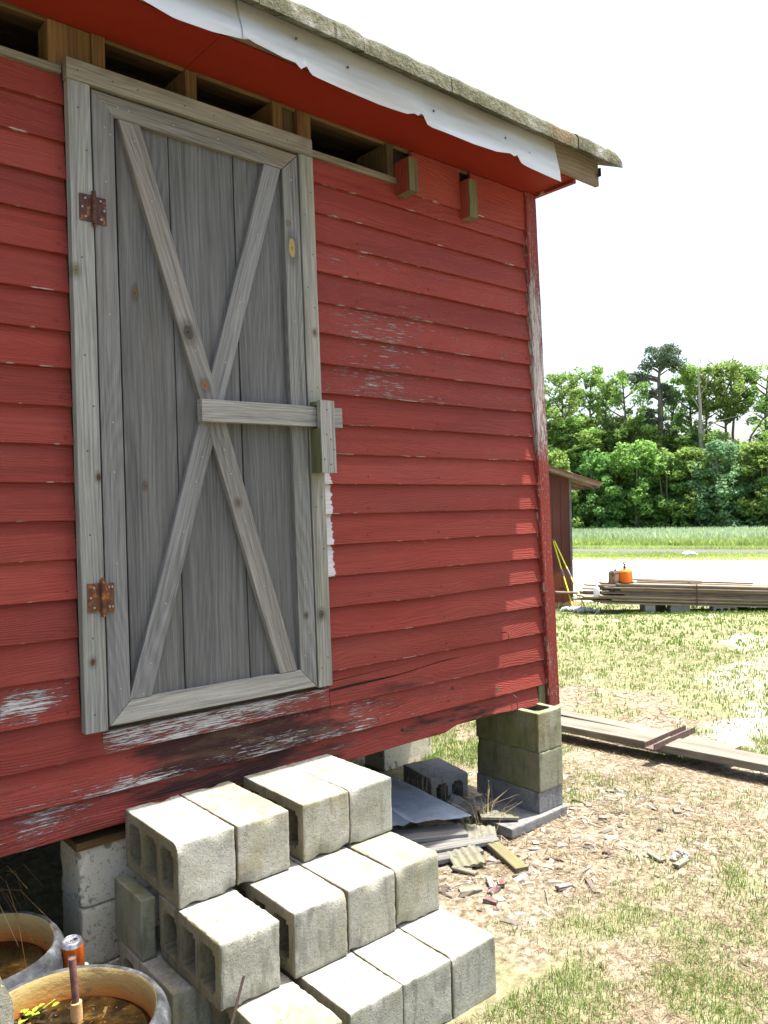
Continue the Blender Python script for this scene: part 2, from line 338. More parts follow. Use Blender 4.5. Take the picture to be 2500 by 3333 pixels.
def leafmat(name, a, b, trans=.45, rough=.6):
    t = NT(name); c = t.sep(t.attr('col'))
    oi = t.n('ObjectInfo').outputs['Random']
    col = t.mix(c[0], a, b)
    hs = t.n('HueSaturation', {'Color': col, 'Hue': t.m_('ADD', .485, t.m_('MULTIPLY', oi, .03)), 'Value': t.m_('ADD', .82, t.m_('MULTIPLY', oi, .36)), 'Saturation': 1.}).outputs[0]
    t.set(t.b, 'Base Color', hs); t.set(t.b, 'Roughness', rough)
    tr = t.n('BsdfTranslucent', {'Color': hs}); mx = t.n('MixShader', {0: trans, 1: t.b.outputs[0], 2: tr.outputs[0]})
    t.t.links.new(mx.outputs[0], t.out.inputs[0]); return t.m
M['leafA'] = leafmat('broadleaf_foliage', (.12, .22, .05), (.33, .50, .13))
M['leafB'] = leafmat('yellow_green_foliage', (.14, .25, .055), (.37, .53, .14))
M['leafC'] = leafmat('blue_green_foliage', (.10, .19, .09), (.27, .41, .21))
M['leafD'] = leafmat('dark_shrub_foliage', (.09, .185, .055), (.27, .45, .12))
M['needle'] = leafmat('pine_foliage', (.07, .105, .065), (.17, .235, .15), .3)
M['ivy'] = leafmat('ivy_foliage', (.035, .09, .025), (.12, .22, .05), .3)
M['grass'] = leafmat('grass_blades_green', (.085, .155, .022), (.235, .325, .07), .35)
M['straw'] = leafmat('dry_thatch_straw', (.10, .07, .035), (.37, .29, .17), .2)
M['crop'] = leafmat('blue_green_grain', (.30, .38, .21), (.48, .56, .35), .3)
M['weedm'] = leafmat('yellow_green_weeds', (.26, .33, .09), (.46, .53, .18), .3)
M['chip'] = leafmat('weathered_chips', (.07, .052, .04), (.33, .30, .25), .0, .9)

# ------------------------------------------------------------ numpy value noise
_tab = rng.random((256, 256))
def vnoise(x, y):
    xi = np.floor(x).astype(int); yi = np.floor(y).astype(int); fx = x-xi; fy = y-yi
    fx = fx*fx*(3-2*fx); fy = fy*fy*(3-2*fy)
    a = _tab[xi % 256, yi % 256]; b = _tab[(xi+1) % 256, yi % 256]; c = _tab[xi % 256, (yi+1) % 256]; d = _tab[(xi+1) % 256, (yi+1) % 256]
    return (a*(1-fx)+b*fx)*(1-fy)+(c*(1-fx)+d*fx)*fy
def fbm(x, y, o=4):
    x = np.asarray(x, float); y = np.asarray(y, float); s = 0; a = .5; t = 0
    for i in range(o): s = s+a*vnoise(x*2**i+17.3*i, y*2**i+5.1*i); t += a; a *= .5
    return s/t

# ------------------------------------------------------------ ground profile
CX, CY = -1.0476, -2.6534
D0 = (math.sin(rad(60)), math.cos(rad(60))); T0 = (D0[1], -D0[0])
CS = [-400, 4, 8, 15, 32, 44, 85, 120, 900]; CZ = [-.79, -.79, -.90, -1.16, -1.53, -1.86, -2.85, -3.2, -8.]
def st_of(x, y): return (x-CX)*D0[0]+(y-CY)*D0[1], (x-CX)*T0[0]+(y-CY)*T0[1]
def xy_of(s, t): return CX+s*D0[0]+t*T0[0], CY+s*D0[1]+t*T0[1]
def gh(x, y):
    x = np.asarray(x, float); y = np.asarray(y, float); s, t = st_of(x, y)
    z = np.interp(s, CS, CZ); fade = np.clip((13-s)/4, 0, 1)*np.clip((s+10)/6, 0, 1)
    z = z+fade*((fbm(x*1.3, y*1.3, 3)-.5)*.035+(fbm(x*7, y*7, 2)-.5)*.010)
    # keep it level around the piers and steps
    return z
PATCH = [(2.41, -.63, .34), (2.72, .06, .24), (2.90, -.22, .30), (1.25, -.98, .12), (1.94, -1.15, .34), (1.92, -.83, .17), (1.47, -1.34, .28), (1.60, -.95, .2), (2.5, -1.0, .3), (3.0, -.7, .3)]
def veg(x, y):
    """0..1 share of living grass"""
    s, t = st_of(x, y)
    n = fbm(np.asarray(x)*.9+3, np.asarray(y)*.9, 5)*.6+fbm(np.asarray(x)*3.7, np.asarray(y)*3.7+9, 4)*.4
    base = np.interp(s, [0, 2.2, 3.2, 4.2, 5.5, 8, 11, 13, 15.5], [.60, .60, .59, .58, .58, .61, .68, .74, .78])
    tt = np.clip((3.0-t)/6, -.3, 1.)*.04
    v = np.clip((n-(1-base)+tt)*5.5, 0, 1)
    for px, py, pr in PATCH: v = np.maximum(v, np.exp(-(np.hypot(np.asarray(x)-px, np.asarray(y)-py)/pr)**2)*np.clip(.35+1.3*(n-.3), 0, 1.1))
    # bare trampled earth by the steps and below the wall
    d = np.hypot((np.asarray(x)-1.5)/.95, (np.asarray(y)+.30)/.60)
    v = v*np.clip((d-.45)/.5, .05, 1)
    return v
def sandy(x, y):
    s, t = st_of(x, y)
    n = fbm(np.asarray(x)*.8+31, np.asarray(y)*1.0+7, 5)
    b = np.interp(s, [0, 3, 5.0, 6.3, 8.5, 11, 13, 15], [.34, .36, .44, .56, .52, .38, .40, .5])
    b = b+np.clip((t-.5)/3, -.2, .12)
    return np.clip((n-(1-b))*4+.0, 0, .7)

def np_mesh(name, verts, faces_flat, loop_tot, mats, attrs=None, mat_idx=None, smooth=False):
    me = bpy.data.meshes.new(name)
    nv = len(verts); nf = len(loop_tot); nl = len(faces_flat)
    me.vertices.add(nv); me.vertices.foreach_set('co', np.asarray(verts, np.float32).ravel())
    me.loops.add(nl); me.loops.foreach_set('vertex_index', np.asarray(faces_flat, np.int32))
    me.polygons.add(nf); ls = np.zeros(nf, np.int32); ls[1:] = np.cumsum(loop_tot)[:-1]
    me.polygons.foreach_set('loop_start', ls)
    if mat_idx is not None: me.polygons.foreach_set('material_index', np.asarray(mat_idx, np.int32))
    me.polygons.foreach_set('use_smooth', np.full(nf, smooth))
    me.update(calc_edges=True); me.validate()
    for m in mats: me.materials.append(m)
    for k, a in (attrs or {}).items():
        a = np.asarray(a, np.float32)
        if a.ndim == 2: at = me.attributes.new(k, 'FLOAT_VECTOR', 'POINT'); at.data.foreach_set('vector', a.ravel())
        else: at = me.attributes.new(k, 'FLOAT', 'POINT'); at.data.foreach_set('value', a)
    return me
def grid_mesh(name, P, mat, attrs=None, smooth=True):
    """P: (n,m,3)"""
    n, m = P.shape[:2]; idx = np.arange(n*m).reshape(n, m)
    q = np.stack([idx[:-1, :-1], idx[1:, :-1], idx[1:, 1:], idx[:-1, 1:]], -1).reshape(-1, 4)
    # face up
    a = P[0, 0]; u = P[1, 0]-a; v = P[0, 1]-a
    if np.cross(u, v)[2] < 0: q = q[:, ::-1]
    return np_mesh(name, P.reshape(-1, 3), q.ravel(), np.full(len(q), 4), [mat], attrs, smooth=smooth)

# ------------------------------------------------------------ the ground and what lies on it
def ground_mat():
    t = NT('sandy_lawn_soil'); g = t.geo(); vg = t.attr('veg', False); sa = t.attr('sandy', False)
    n1 = t.noise(g, (1, 1, 1), 5, 6, .7); n2 = t.noise(g, (1, 1, 1), 28, 5, .7); n3 = t.noise(g, (1, 1, 1), 120, 3, .7)
    soil = t.ramp(n2, [(.30, (.055, .042, .026)), (.42, (.14, .112, .07)), (.54, (.25, .21, .145)), (.68, (.41, .375, .295))])
    soil = t.mix(t.m_('MULTIPLY', t.step(n1, .48, .68), .5), soil, (.38, .32, .25))
    soil = t.mix(t.m_('MULTIPLY', t.step(n3, .55, .68), .6), soil, (.07, .045, .03))
    green = t.ramp(t.noise(g, (1, 1, 1), 16, 5, .7), [(.32, (.085, .095, .04)), (.5, (.19, .195, .09)), (.68, (.32, .31, .18))])
    gm = t.step(t.m_('ADD', vg, t.m_('MULTIPLY', t.m_('SUBTRACT', n2, .5), 1.3)), .35, .75)
    col = t.mix(t.m_('MULTIPLY', gm, t.m_('ADD', .60, t.m_('MULTIPLY', t.attr('far', False), .32))), soil, green)
    sm = t.step(t.m_('ADD', sa, t.m_('MULTIPLY', t.m_('SUBTRACT', n2, .5), 1.2)), .45, .70)
    col = t.mix(t.m_('MULTIPLY', sm, t.m_('SUBTRACT', 1., t.m_('MULTIPLY', gm, .6))), col, (.50, .455, .39))
    h = t.m_('ADD', t.m_('MULTIPLY', n2, .6), t.m_('MULTIPLY', n3, .4))
    return t.done(col, h, .02, 1., rough=.97)
def lines(a, b, d0, grow): 
    o = [a]; d = d0
    while o[-1] < b: o.append(o[-1]+d); d *= grow
    return o
sl = sorted(set([-300, -150, -60, -30, -15, -8, -4]+[round(v, 3) for v in np.arange(-2, 9, .07)]+[round(v, 3) for v in lines(9.05, 44, .1, 1.03)]+CS[1:-1]+list(range(46, 85, 3))+[100, 140, 200, 300, 450, 650, 900]))
tp = [round(v, 3) for v in np.arange(0, 4.5, .07)]+lines(4.5, 500, .12, 1.07)
tl = sorted(set([-v for v in tp]+tp))
SS, TT = np.meshgrid(np.array(sl), np.array(tl), indexing='ij')
X, Y = xy_of(SS, TT); Zg = gh(X, Y)
V = veg(X, Y); V = np.where(SS > 14, .75, V)
me = grid_mesh('ground', np.stack([X, Y, Zg], -1), ground_mat(), {'veg': V.ravel(), 'far': np.clip((SS-5)/4, 0, 1).ravel(), 'sandy': np.where(SS > 15, .2, sandy(X, Y)).ravel()})
tag(link('ground', me), kind='structure')

def strip(name, s0f, s1f, t0, t1, lift, mat, ns=8, nt_=120, kind='structure'):
    ts = np.linspace(t0, t1, nt_); P = np.zeros((ns+1, nt_, 3))
    for j, tv in enumerate(ts):
        a, b = s0f(tv), s1f(tv)
        for i in range(ns+1):
            s = a+(b-a)*i/ns; x, y = xy_of(s, tv); P[i, j] = (x, y, np.interp(s, CS, CZ)+lift)
    o = link(name, grid_mesh(name, P, mat)); return tag(o, kind=kind)
def sandmat():
    t = NT('pale_sand_gravel'); g = t.geo(); n1 = t.noise(g, (1, 1, 1), 1.4, 6, .7); n2 = t.noise(g, (1, 1, 1), 18, 5, .7)
    s = t.m_('ADD', t.m_('MULTIPLY', n1, .6), t.m_('MULTIPLY', n2, .4))
    col = t.ramp(s, [(.30, (.30, .27, .21)), (.42, (.47, .44, .39)), (.6, (.56, .53, .48))])
    return t.done(col, n2, .02, rough=.97)
jag = lambda tv: 15.6+float(fbm(tv*1.7+50, .5, 4)-.5)*2.6+.04*abs(tv)
strip('gravel_lot', lambda tv: jag(tv), lambda tv: 31.5+float(fbm(tv*.5, 9.5, 3)-.5)*2-.10*tv, -70, 70, .006, sandmat(), 12, 500)
def asph():
    t = NT('old_asphalt'); g = t.geo(); n1 = t.noise(g, (1, 1, 1), 2, 5, .7)
    return t.done(t.ramp(n1, [(.3, (.082, .084, .093)), (.7, (.112, .114, .124))]), n1, .01, rough=.9)
rs = lambda tv: 36.7-.21*max(-12, min(12, tv))-.03*tv
strip('road', lambda tv: rs(tv), lambda tv: rs(tv)+3.9, -80, 80, .016, asph(), 10, 120)
def fieldmat():
    t = NT('crop_field_green'); g = t.geo(); n1 = t.noise(g, (1, 1, 1), .6, 6, .7)
    return t.done(t.ramp(n1, [(.3, (.22, .28, .12)), (.7, (.32, .39, .20))]), n1, .1, rough=.95)
fs = lambda tv: rs(tv)+6.6
strip('crop_field', lambda tv: fs(tv), lambda tv: 86., -90, 90, .03, fieldmat(), 16, 120)

# blades ------------------------------------------------------
def blades(name, x, y, z, h, wd, lean, mat, col, bend=.5, zoff=-.003):
    n = len(x); th = rng.random(n)*2*np.pi; dx, dy = np.cos(th), np.sin(th)
    ph = rng.random(n)*2*np.pi; lx, ly = np.cos(ph)*lean, np.sin(ph)*lean
    V = np.zeros((n, 5, 3))
    b = np.stack([x, y, z+zoff], -1); wv = np.stack([dx*wd/2, dy*wd/2, dx*0], -1)
    m1 = b+np.stack([lx*h*.3, ly*h*.3, h*.55], -1)
    tp_ = b+np.stack([lx*h, ly*h, h*(1-bend*lean*.6)], -1)
    V[:, 0] = b-wv; V[:, 1] = b+wv; V[:, 2] = m1+wv*.75; V[:, 3] = m1-wv*.75; V[:, 4] = tp_
    i = np.arange(n)[:, None]*5
    f = np.concatenate([i+[0, 1, 2, 3], i+[3, 2, 4]], 1).ravel()
    lt = np.tile([4, 3], n)
    c = np.repeat(np.stack([col, rng.random(n), rng.random(n)], -1), 5, 0)
    return np_mesh(name, V.reshape(-1, 3), f, lt, [mat], {'col': c})
def sample(n, s0, s1, t0f, t1f):
    s = np.sqrt(rng.random(n)*(s1**2-s0**2)+s0**2) if s0 > 0 else rng.random(n)*s1
    t = t0f*s+rng.random(n)*(t1f-t0f)*s; return xy_of(s, t)
def clump_grass(n, s0, s1, k, hh, ww, lean, a0=-.9, a1=.62):
    x, y = sample(n, s0, s1, a0, a1); v = veg(x, y)
    keep = rng.random(n) < np.clip(v*.80-.04, .02, 1)*np.interp(s0, [0, 3, 6, 10], [1.35, 1.1, .72, .66])
    x, y, v = x[keep], y[keep], v[keep]
    x = np.repeat(x, k); y = np.repeat(y, k); v = np.repeat(v, k)
    r = rng.normal(0, 1, (len(x), 2))*.016*(1+s1*.12); x = x+r[:, 0]; y = y+r[:, 1]
    h = hh*(.35+rng.random(len(x))*.8)*(.55+v*.6)
    return x, y, h, v
parts = []
for n, s0, s1, k, hh, ww, lean in ((16000, 1.2, 3.2, 8, .032, .0025, .9), (30000, 3.2, 6., 7, .038, .0036, .9), (13000, 6., 10, 5, .045, .008, .8), (13000, 10, 16.5, 4, .055, .018, .7)):
    x, y, h, v = clump_grass(n, s0, s1, k, hh, ww, lean); parts.append((x, y, h, np.full(len(x), ww), v))
# taller tufts in the shade of the lumber stack
x = 10.35+rng.random(2600)*2.9; y0 = 4.9-.848*(x-10.35); y = y0+rng.normal(-.05, .28, 2600); parts.append((x, y, .02+rng.random(2600)*.05, np.full(2600, .012), np.ones(2600)))
x = np.concatenate([p[0] for p in parts]); y = np.concatenate([p[1] for p in parts]); h = np.concatenate([p[2] for p in parts]); ww = np.concatenate([p[3] for p in parts])
inb = (x < 2.3) & (y > -.55) & (rng.random(len(x)) < .93)         # hardly any grass under the barn
inb |= (x < 1.15) & (x > -1.0) & (y > -.95)
x, y, h, ww = [a[~inb] for a in (x, y, h, ww)]
col = np.clip(rng.normal(.55, .28, len(x)), 0, 1)
tag(link('grass', blades('grass', x, y, gh(x, y), h, ww*(.6+.8*rng.random(len(x))), .9*rng.random(len(x)), M['grass'], col)), 'short yellow green grass growing in thin patches over the sandy yard', 'grass', kind='stuff')
# dry thatch: flat straws
def straws(n, s0, s1, L, W, a0=-.9, a1=.62):
    x, y = sample(n, s0, s1, a0, a1); d = fbm(x*2.3+40, y*2.3, 4); k = rng.random(n) < np.clip((d-.33)*3.2, .05, 1)
    return x[k], y[k], np.full(k.sum(), L), np.full(k.sum(), W)
pp = [straws(60000, 1.2, 3.4, .030, .0017), straws(60000, 3.4, 6.2, .040, .0028), straws(26000, 6.2, 12, .06, .008)]
x, y, L, W_ = [np.concatenate([p[i] for p in pp]) for i in range(4)]
kp = ~((x < 1.1) & (x > -1.0) & (y > -.93)); kp &= ~((x > 1.75) & (x < 2.25) & (y > -.16) & (y < .4)); x, y, L, W_ = x[kp], y[kp], L[kp], W_[kp]
n = len(x); th = rng.random(n)*2*np.pi; L = L*(.4+rng.random(n)); z = gh(x, y)+.002+rng.random(n)*.006
dxy = np.stack([np.cos(th), np.sin(th), rng.normal(0, .22, n)], -1)*L[:, None]/2; nn = np.stack([-np.sin(th), np.cos(th), np.zeros(n)], -1)*(W_*(.5+rng.random(n)))[:, None]/2
c = np.stack([x, y, z], -1)
Vv = np.stack([c-dxy-nn, c-dxy+nn, c+dxy+nn, c+dxy-nn], 1); Vv[..., 2] = np.maximum(Vv[..., 2], (z-.004)[:, None])
f = np.arange(n*4)
tag(link('dry_thatch', np_mesh('dry_thatch', Vv.reshape(-1, 3), f, np.full(n, 4), [M['straw']], {'col': np.repeat(np.stack([rng.random(n)**.8, rng.random(n), rng.random(n)], -1), 4, 0)})), 'tan dry grass clippings and straw lying over the bare soil', 'dry grass', kind='stuff')

def scatter_chunks(name, x, y, z, size, mat, colv, flat=.25, lng=2.2):
    """small irregular angular chips"""
    base = np.array([(-1, -1, 0), (1, -1, 0), (1, 1, 0), (-1, 1, 0), (-.8, -.7, 1), (.7, -.8, 1), (.75, .8, 1), (-.7, .75, 1)], float)
    n = len(x); th = rng.random(n)*2*np.pi; ca, sa = np.cos(th), np.sin(th)
    B = base[None]*(1+rng.normal(0, .22, (n, 8, 3)))
    sx = size*lng*(.6+rng.random(n)*.8); sy = size*(.5+rng.random(n)*.6); sz = size*flat*(.5+rng.random(n))
    px = B[..., 0]*sx[:, None]/2; py = B[..., 1]*sy[:, None]/2; pz = B[..., 2]*sz[:, None]-.2*sz[:, None]
    pz = pz+px*rng.normal(0, .12, n)[:, None]
    Vx = np.stack([x[:, None]+px*ca[:, None]-py*sa[:, None], y[:, None]+px*sa[:, None]+py*ca[:, None], z[:, None]+pz], -1)
    F = np.array([[3, 2, 1, 0], [4, 5, 6, 7], [0, 1, 5, 4], [1, 2, 6, 5], [2, 3, 7, 6], [3, 0, 4, 7]])
    f = (np.arange(n)[:, None, None]*8+F[None]).ravel()
    return np_mesh(name, Vx.reshape(-1, 3), f, np.full(n*6, 4), [mat], {'col': np.repeat(np.stack([colv, rng.random(n), rng.random(n)], -1), 8, 0)})
x1, y1 = sample(5500, 1.2, 6.5, -.7, .62); sz1 = .004+.010*rng.random(5500)**3
x2 = 1.2+rng.random(900)**1.3*1.6; y2 = -.75+rng.random(900)*.95+.1*(x2-1.2); sz2 = .006+.030*rng.random(900)**4
x, y, sz_ = np.concatenate([x1, x2]), np.concatenate([y1, y2]), np.concatenate([sz1, sz2])
kp = ~((x < 1.1) & (x > -1.0) & (y > -.93)); x, y, sz_ = x[kp], y[kp], sz_[kp]
tag(link('wood_chips', scatter_chunks('wood_chips', x, y, gh(x, y), sz_, M['chip'], rng.random(len(x)))), 'crumbs of wood, gravel and litter strewn over the soil', 'debris', kind='stuff')

# far tufts: verges, weeds, crop
def far_tufts(name, s0f, s1f, t0, t1, n, h, w_, mat, label, cat, colmu=.5):
    t = t0+rng.random(n)*(t1-t0); u = rng.random(n); a = np.array([s0f(v) for v in t]); b = np.array([s1f(v) for v in t]); s = a+(b-a)*u
    x, y = xy_of(s, t); z = np.interp(s, CS, CZ)
    nz = fbm(x*.35, y*.35, 3)
    c = np.clip(colmu+(nz-.5)*1.2+rng.normal(0, .2, n), 0, 1)
    return tag(link(name, blades(name, x, y, z, h*(.55+rng.random(n)*.7), w_*(.6+rng.random(n)*.8), .35*rng.random(n), mat, c)), label, cat, kind='stuff')
far_tufts('verge_grass', lambda t: 30.+.0*t-.1*t, lambda t: rs(t)-.05, -14, 24, 26000, .10, .05, M['weedm'], 'short bright grass on the near verge of the road', 'grass', .75)
far_tufts('verge_grass', lambda t: rs(t)+4., lambda t: fs(t)+.2, -14, 24, 12000, .16, .06, M['weedm'], 'bright grass on the far verge of the road', 'grass', .7)
far_tufts('roadside_weeds', lambda t: fs(t), lambda t: fs(t)+5+2.5*float(fbm(t*.6, 3.3, 2)), -16, 26, 14000, .42, .13, M['weedm'], 'yellow green weeds along the near edge of the crop field', 'weeds', .45)
far_tufts('grain_crop', lambda t: fs(t)+4, lambda t: 85., -20, 30, 42000, .62, .17, M['crop'], 'pale blue green grain crop filling the field below the woodland', 'crop', .5)

# ------------------------------------------------------------ woodland
def tube(path, radii, sides=7):
    vs, fs_ = [], []
    for i, (p, r) in enumerate(zip(path, radii)):
        p = Vector(p); d = (Vector(path[min(i+1, len(path)-1)])-Vector(path[max(i-1, 0)])).normalized()
        a = d.orthogonal().normalized() if abs(d.z) > .999 else d.cross(Vector((0, 0, 1))).normalized(); b = d.cross(a)
        for k in range(sides):
            th = 2*math.pi*k/sides; vs.append(tuple(p+r*(math.cos(th)*a+math.sin(th)*b)))
    for i in range(len(path)-1):
        for k in range(sides):
            k2 = (k+1) % sides; fs_.append((i*sides+k, i*sides+k2, (i+1)*sides+k2, (i+1)*sides+k))
    fs_.append(tuple(range(sides))[::-1]); fs_.append(tuple((len(path)-1)*sides+k for k in range(sides)))
    return vs, fs_
def py_mesh(name, parts_, mat, smooth=True):
    vs, fs_ = [], []
    for v, f in parts_:
        o = len(vs); vs += v; fs_ += [tuple(i+o for i in q) for q in f]
    me = bpy.data.meshes.new(name); me.from_pydata(vs, [], fs_); me.materials.append(mat)
    if smooth:
        me.polygons.foreach_set('use_smooth', [True]*len(me.polygons)); me.set_sharp_from_angle(angle=rad(45))
    me.update(); return me
def leaf_mesh(name, centers, radii, n_per, size, mat, flatz=.8, rnd=None, up=.35):
    rr = rnd or rng; C_ = []; COLR = []
    for (c, r, k) in zip(centers, radii, n_per):
        d = rr.normal(0, 1, (k, 3)); d /= np.linalg.norm(d, axis=1)[:, None]
        rad_ = r*(.45+.6*rr.random(k)**.6); p = np.array(c)+d*rad_[:, None]*np.array([1, 1, flatz]); C_.append(p)
        COLR.append(np.clip(.5+.35*d[:, 2]*0+rr.normal(0, .22, k)+(rr.random()-.5)*.5, 0, 1))
    C_ = np.concatenate(C_); cc = np.concatenate(COLR); n = len(C_)
    nrm = rr.normal(0, 1, (n, 3)); nrm[:, 2] += up*2; nrm /= np.linalg.norm(nrm, axis=1)[:, None]
    a = np.cross(nrm, rr.normal(0, 1, (n, 3))); a /= np.linalg.norm(a, axis=1)[:, None]; b = np.cross(nrm, a)
    s = size*(.5+rr.random(n)*.9); a = a*s[:, None]/2; b = b*(s*(.55+.4*rr.random(n)))[:, None]/2
    V_ = np.stack([C_-a, C_-b*.9+a*.1, C_+a, C_+b*.9-a*.1], 1)
    return np_mesh(name, V_.reshape(-1, 3), np.arange(n*4), np.full(n, 4), [mat], {'col': np.repeat(np.stack([cc, rr.random(n), rr.random(n)], -1), 4, 0)})
def tree_meshes(seed, H, crown_from, cw, leaves, size, mat, bark, nlimb=14, trunk_r=.22, ivy=False, shape='oval', clumps=46, double=False):
    leaves = int(leaves*1.5); clumps = int(clumps*2.6); size *= .82; nlimb += 6
    r = np.random.default_rng(seed); path = []; x = y = 0.
    for i in range(9):
        path.append((x, y, H*.93*i/8)); x += r.normal(0, .16); y += r.normal(0, .16)
    rd = [trunk_r*(1.25 if i == 0 else 1)*(1-.85*i/8)+.03 for i in range(9)]
    pts = [tube(path, rd)]; tips = []
    for k in range(nlimb):
        f = crown_from+(0.93-crown_from)*(k+.5)/nlimb; z = H*f; i = min(int(f/.93*8), 7); base = Vector(path[i]).lerp(Vector(path[i+1]), f/.93*8-i)
        ang = k*2.4+r.normal(0, .4)
        q = (f-crown_from)/(1-crown_from)
        prof = math.sin(math.pi*min(1, .18+.78*q))**.7 if shape == 'oval' else (1.0 if shape == 'flat' else (1-q*.65))
        L = cw*prof*(.65+.5*r.random())
        end = base+Vector((math.cos(ang)*L, math.sin(ang)*L, L*(.55+.4*r.random())*(0.5 if shape == 'cone' else 1)))
        mid = base.lerp(end, .5)+Vector((r.normal(0, .12), r.normal(0, .12), -.08*L))
        pts.append(tube([base, mid, end], [.09*trunk_r/.22+.02, .055, .02], 5)); tips += [end, mid.lerp(end, .4), mid]
    cents, rads, ns = [], [], []
    per = leaves//clumps
    for k in range(clumps):
        b = tips[int(r.integers(len(tips)))]; c = Vector(b)+Vector((r.normal(0, .35*cw*.35), r.normal(0, .35*cw*.35), r.normal(0, .35)))
        c.z = min(c.z, H*.97)
        cents.append(tuple(c)); rads.append(cw*(.11+.13*r.random())); ns.append(int(per*(.5+r.random())))
    crown = leaf_mesh('crown', cents, rads, ns, size, mat, .75, r)
    trunk = py_mesh('trunk', pts, bark)
    iv = None
    if ivy:
        cs = [(path[i][0]+r.normal(0, .1), path[i][1]+r.normal(0, .1), H*.93*i/8+dz) for i in range(0, 6) for dz in (0, H*.03, H*.06, H*.09)]
        iv = leaf_mesh('ivy', cs, [.55+.25*r.random() for _ in cs], [120]*len(cs), .26, M['ivy'], 1.3, r)
    return trunk, crown, iv
protos = {
 'A': tree_meshes(1, 17.5, .30, 3.3, 5200, .34, M['leafA'], M['barkgrey']),
 'B': tree_meshes(2, 16.5, .35, 3.6, 5200, .34, M['leafB'], M['barkgrey'], ivy=True),
 'C': tree_meshes(3, 17.0, .42, 2.7, 3400, .33, M['leafA'], M['barkgrey'], nlimb=12, clumps=34),
 'D': tree_meshes(4, 16.8, .52, 3.4, 3300, .34, M['leafB'], M['barkgrey'], nlimb=11, clumps=30),
 'F': tree_meshes(6, 17.0, .66, 2.9, 2600, .34, M['leafB'], M['barkgrey'], nlimb=9, clumps=22),
 'E': tree_meshes(5, 17.2, .36, 3.0, 3600, .33, M['leafA'], M['barkgrey'], ivy=True, clumps=36)}
def bush_meshes(seed, H, W, leaves, size, mat, shape='round'):
    r = np.random.default_rng(seed); pts = []
    for k in range(3):
        a = r.random()*6.28; pts.append(tube([(0, 0, 0), (math.cos(a)*W*.2, math.sin(a)*W*.2, H*.4), (math.cos(a)*W*.4, math.sin(a)*W*.4, H*.8)], [.14, .08, .03], 5))
    cents, rads, ns = [], [], []; cl = 90; leaves = int(leaves*1.5); size *= .82
    for k in range(cl):
        z = H*(.04+.9*r.random()); q = z/H
        ww_ = W*(math.sqrt(max(.03, 1-(q*1.02)**2.4)) if shape == 'round' else (1-q*.8)); a = r.random()*6.28; rr = ww_*math.sqrt(r.random())*.85
        cents.append((math.cos(a)*rr, math.sin(a)*rr, z)); rads.append(W*(.12+.13*r.random())); ns.append(int(leaves/cl*(.6+.8*r.random())))
    return py_mesh('trunk', pts, M['barkgrey']), leaf_mesh('crown', cents, rads, ns, size, mat, .85, r), None
bushes = {
 'a': bush_meshes(11, 8.5, 2.7, 4200, .32, M['leafD']), 'b': bush_meshes(12, 7.5, 2.9, 4200, .33, M['leafA']),
 'c': bush_meshes(13, 8.6, 2.9, 4800, .28, M['leafC']), 'd': bush_meshes(14, 6.5, 2.4, 3800, .32, M['leafB']), 'e': bush_meshes(15, 5.0, 2.6, 3600, .30, M['leafD'])}
def plant(name, pr, x, y, label, cat='tree', group=None, sc=(1, 1), rz=0.):
    z = float(gh(x, y)); e = empty(name, (x, y, z), label, cat, group); e.scale = (sc[0], sc[0], sc[1]); e.rotation_euler[2] = rz
    for nm, me_ in zip(('trunk', 'crown', 'ivy'), pr):
        if me_ is None: continue
        o = bpy.data.objects.new(nm, me_); COL.objects.link(o); o.parent = e
    return e
G = 'tall trees of the woodland behind the field'
canopy = [  # x, y, proto, top z, rotation, label
 (67.5, 51.5, 'C', 11.6, .3, 'leafy tree at the left end of the woodland, half behind the barn corner post'),
 (69.2, 49.97, 'A', 13.9, 1.2, 'round topped green tree second from the corner post, above the shed'),
 (72.1, 48.97, 'C', 15.1, 2.0, 'narrow green tree with the highest tip left of the tall pine'),
 (71.8, 46.6, 'E', 13.6, 4.0, 'ivy clad tree between the narrow high tipped tree and the pine group'),
 (71.8, 44.6, 'A', 13.9, 5.1, 'full green tree standing left of the tall pine'),
 (76.8, 45.4, 'B', 9.6, .9, 'lower leafy tree directly left behind the pine trunk'),
 (77.2, 42.0, 'E', 13.5, 2.7, 'dark ivy covered tree leaning close beside the pine trunk'),
 (77.7, 40.3, 'C', 14.6, 3.3, 'slender leafy tree just right of the pine crown'),
 (77.5, 38.4, 'F', 14.2, 5.5, 'high thin crowned tree behind the pale dead trunk'),
 (79.5, 37.3, 'F', 12.6, 1.9, 'open crowned tree with bare lower limbs right of the dead trunk'),
 (78.6, 35.5, 'F', 13.8, .2, 'bright yellow green tree with an open bare stem at right'),
 (81.2, 34.4, 'F', 13.6, 2.4, 'spreading bright tree at right whose branch tips reach past the gap in the woods'),
 (80.2, 32.3, 'B', 10.9, 4.4, 'leafy tree cut by the right edge of the photo beyond the gap')]
for x, y, k, top, rz, lab in canopy:
    H = {'A': 17.5, 'B': 16.5, 'C': 17.0, 'D': 16.8, 'E': 17.2, 'F': 17.0}[k]; z0 = float(gh(x, y)); s = (top-z0)/(H*.99)
    plant('broadleaf_tree', protos[k], x, y, lab, 'tree', G, (.72 if k in 'E' else 1.0, s), rz)
for i, (x, y) in enumerate([(62, 57), (66, 60), (84, 30), (87, 26), (79, 27), (60, 62), (82, 43), (78, 48.5), (75, 52.5), (73, 56), (87, 34), (90, 30)]):
    plant('background_tree', protos['ABE'[i % 3]], x, y, 'green tree deeper in the woodland behind the front row', 'tree', 'trees deep in the woodland', (1.1, .62+.1*(i % 3)), i*1.7)
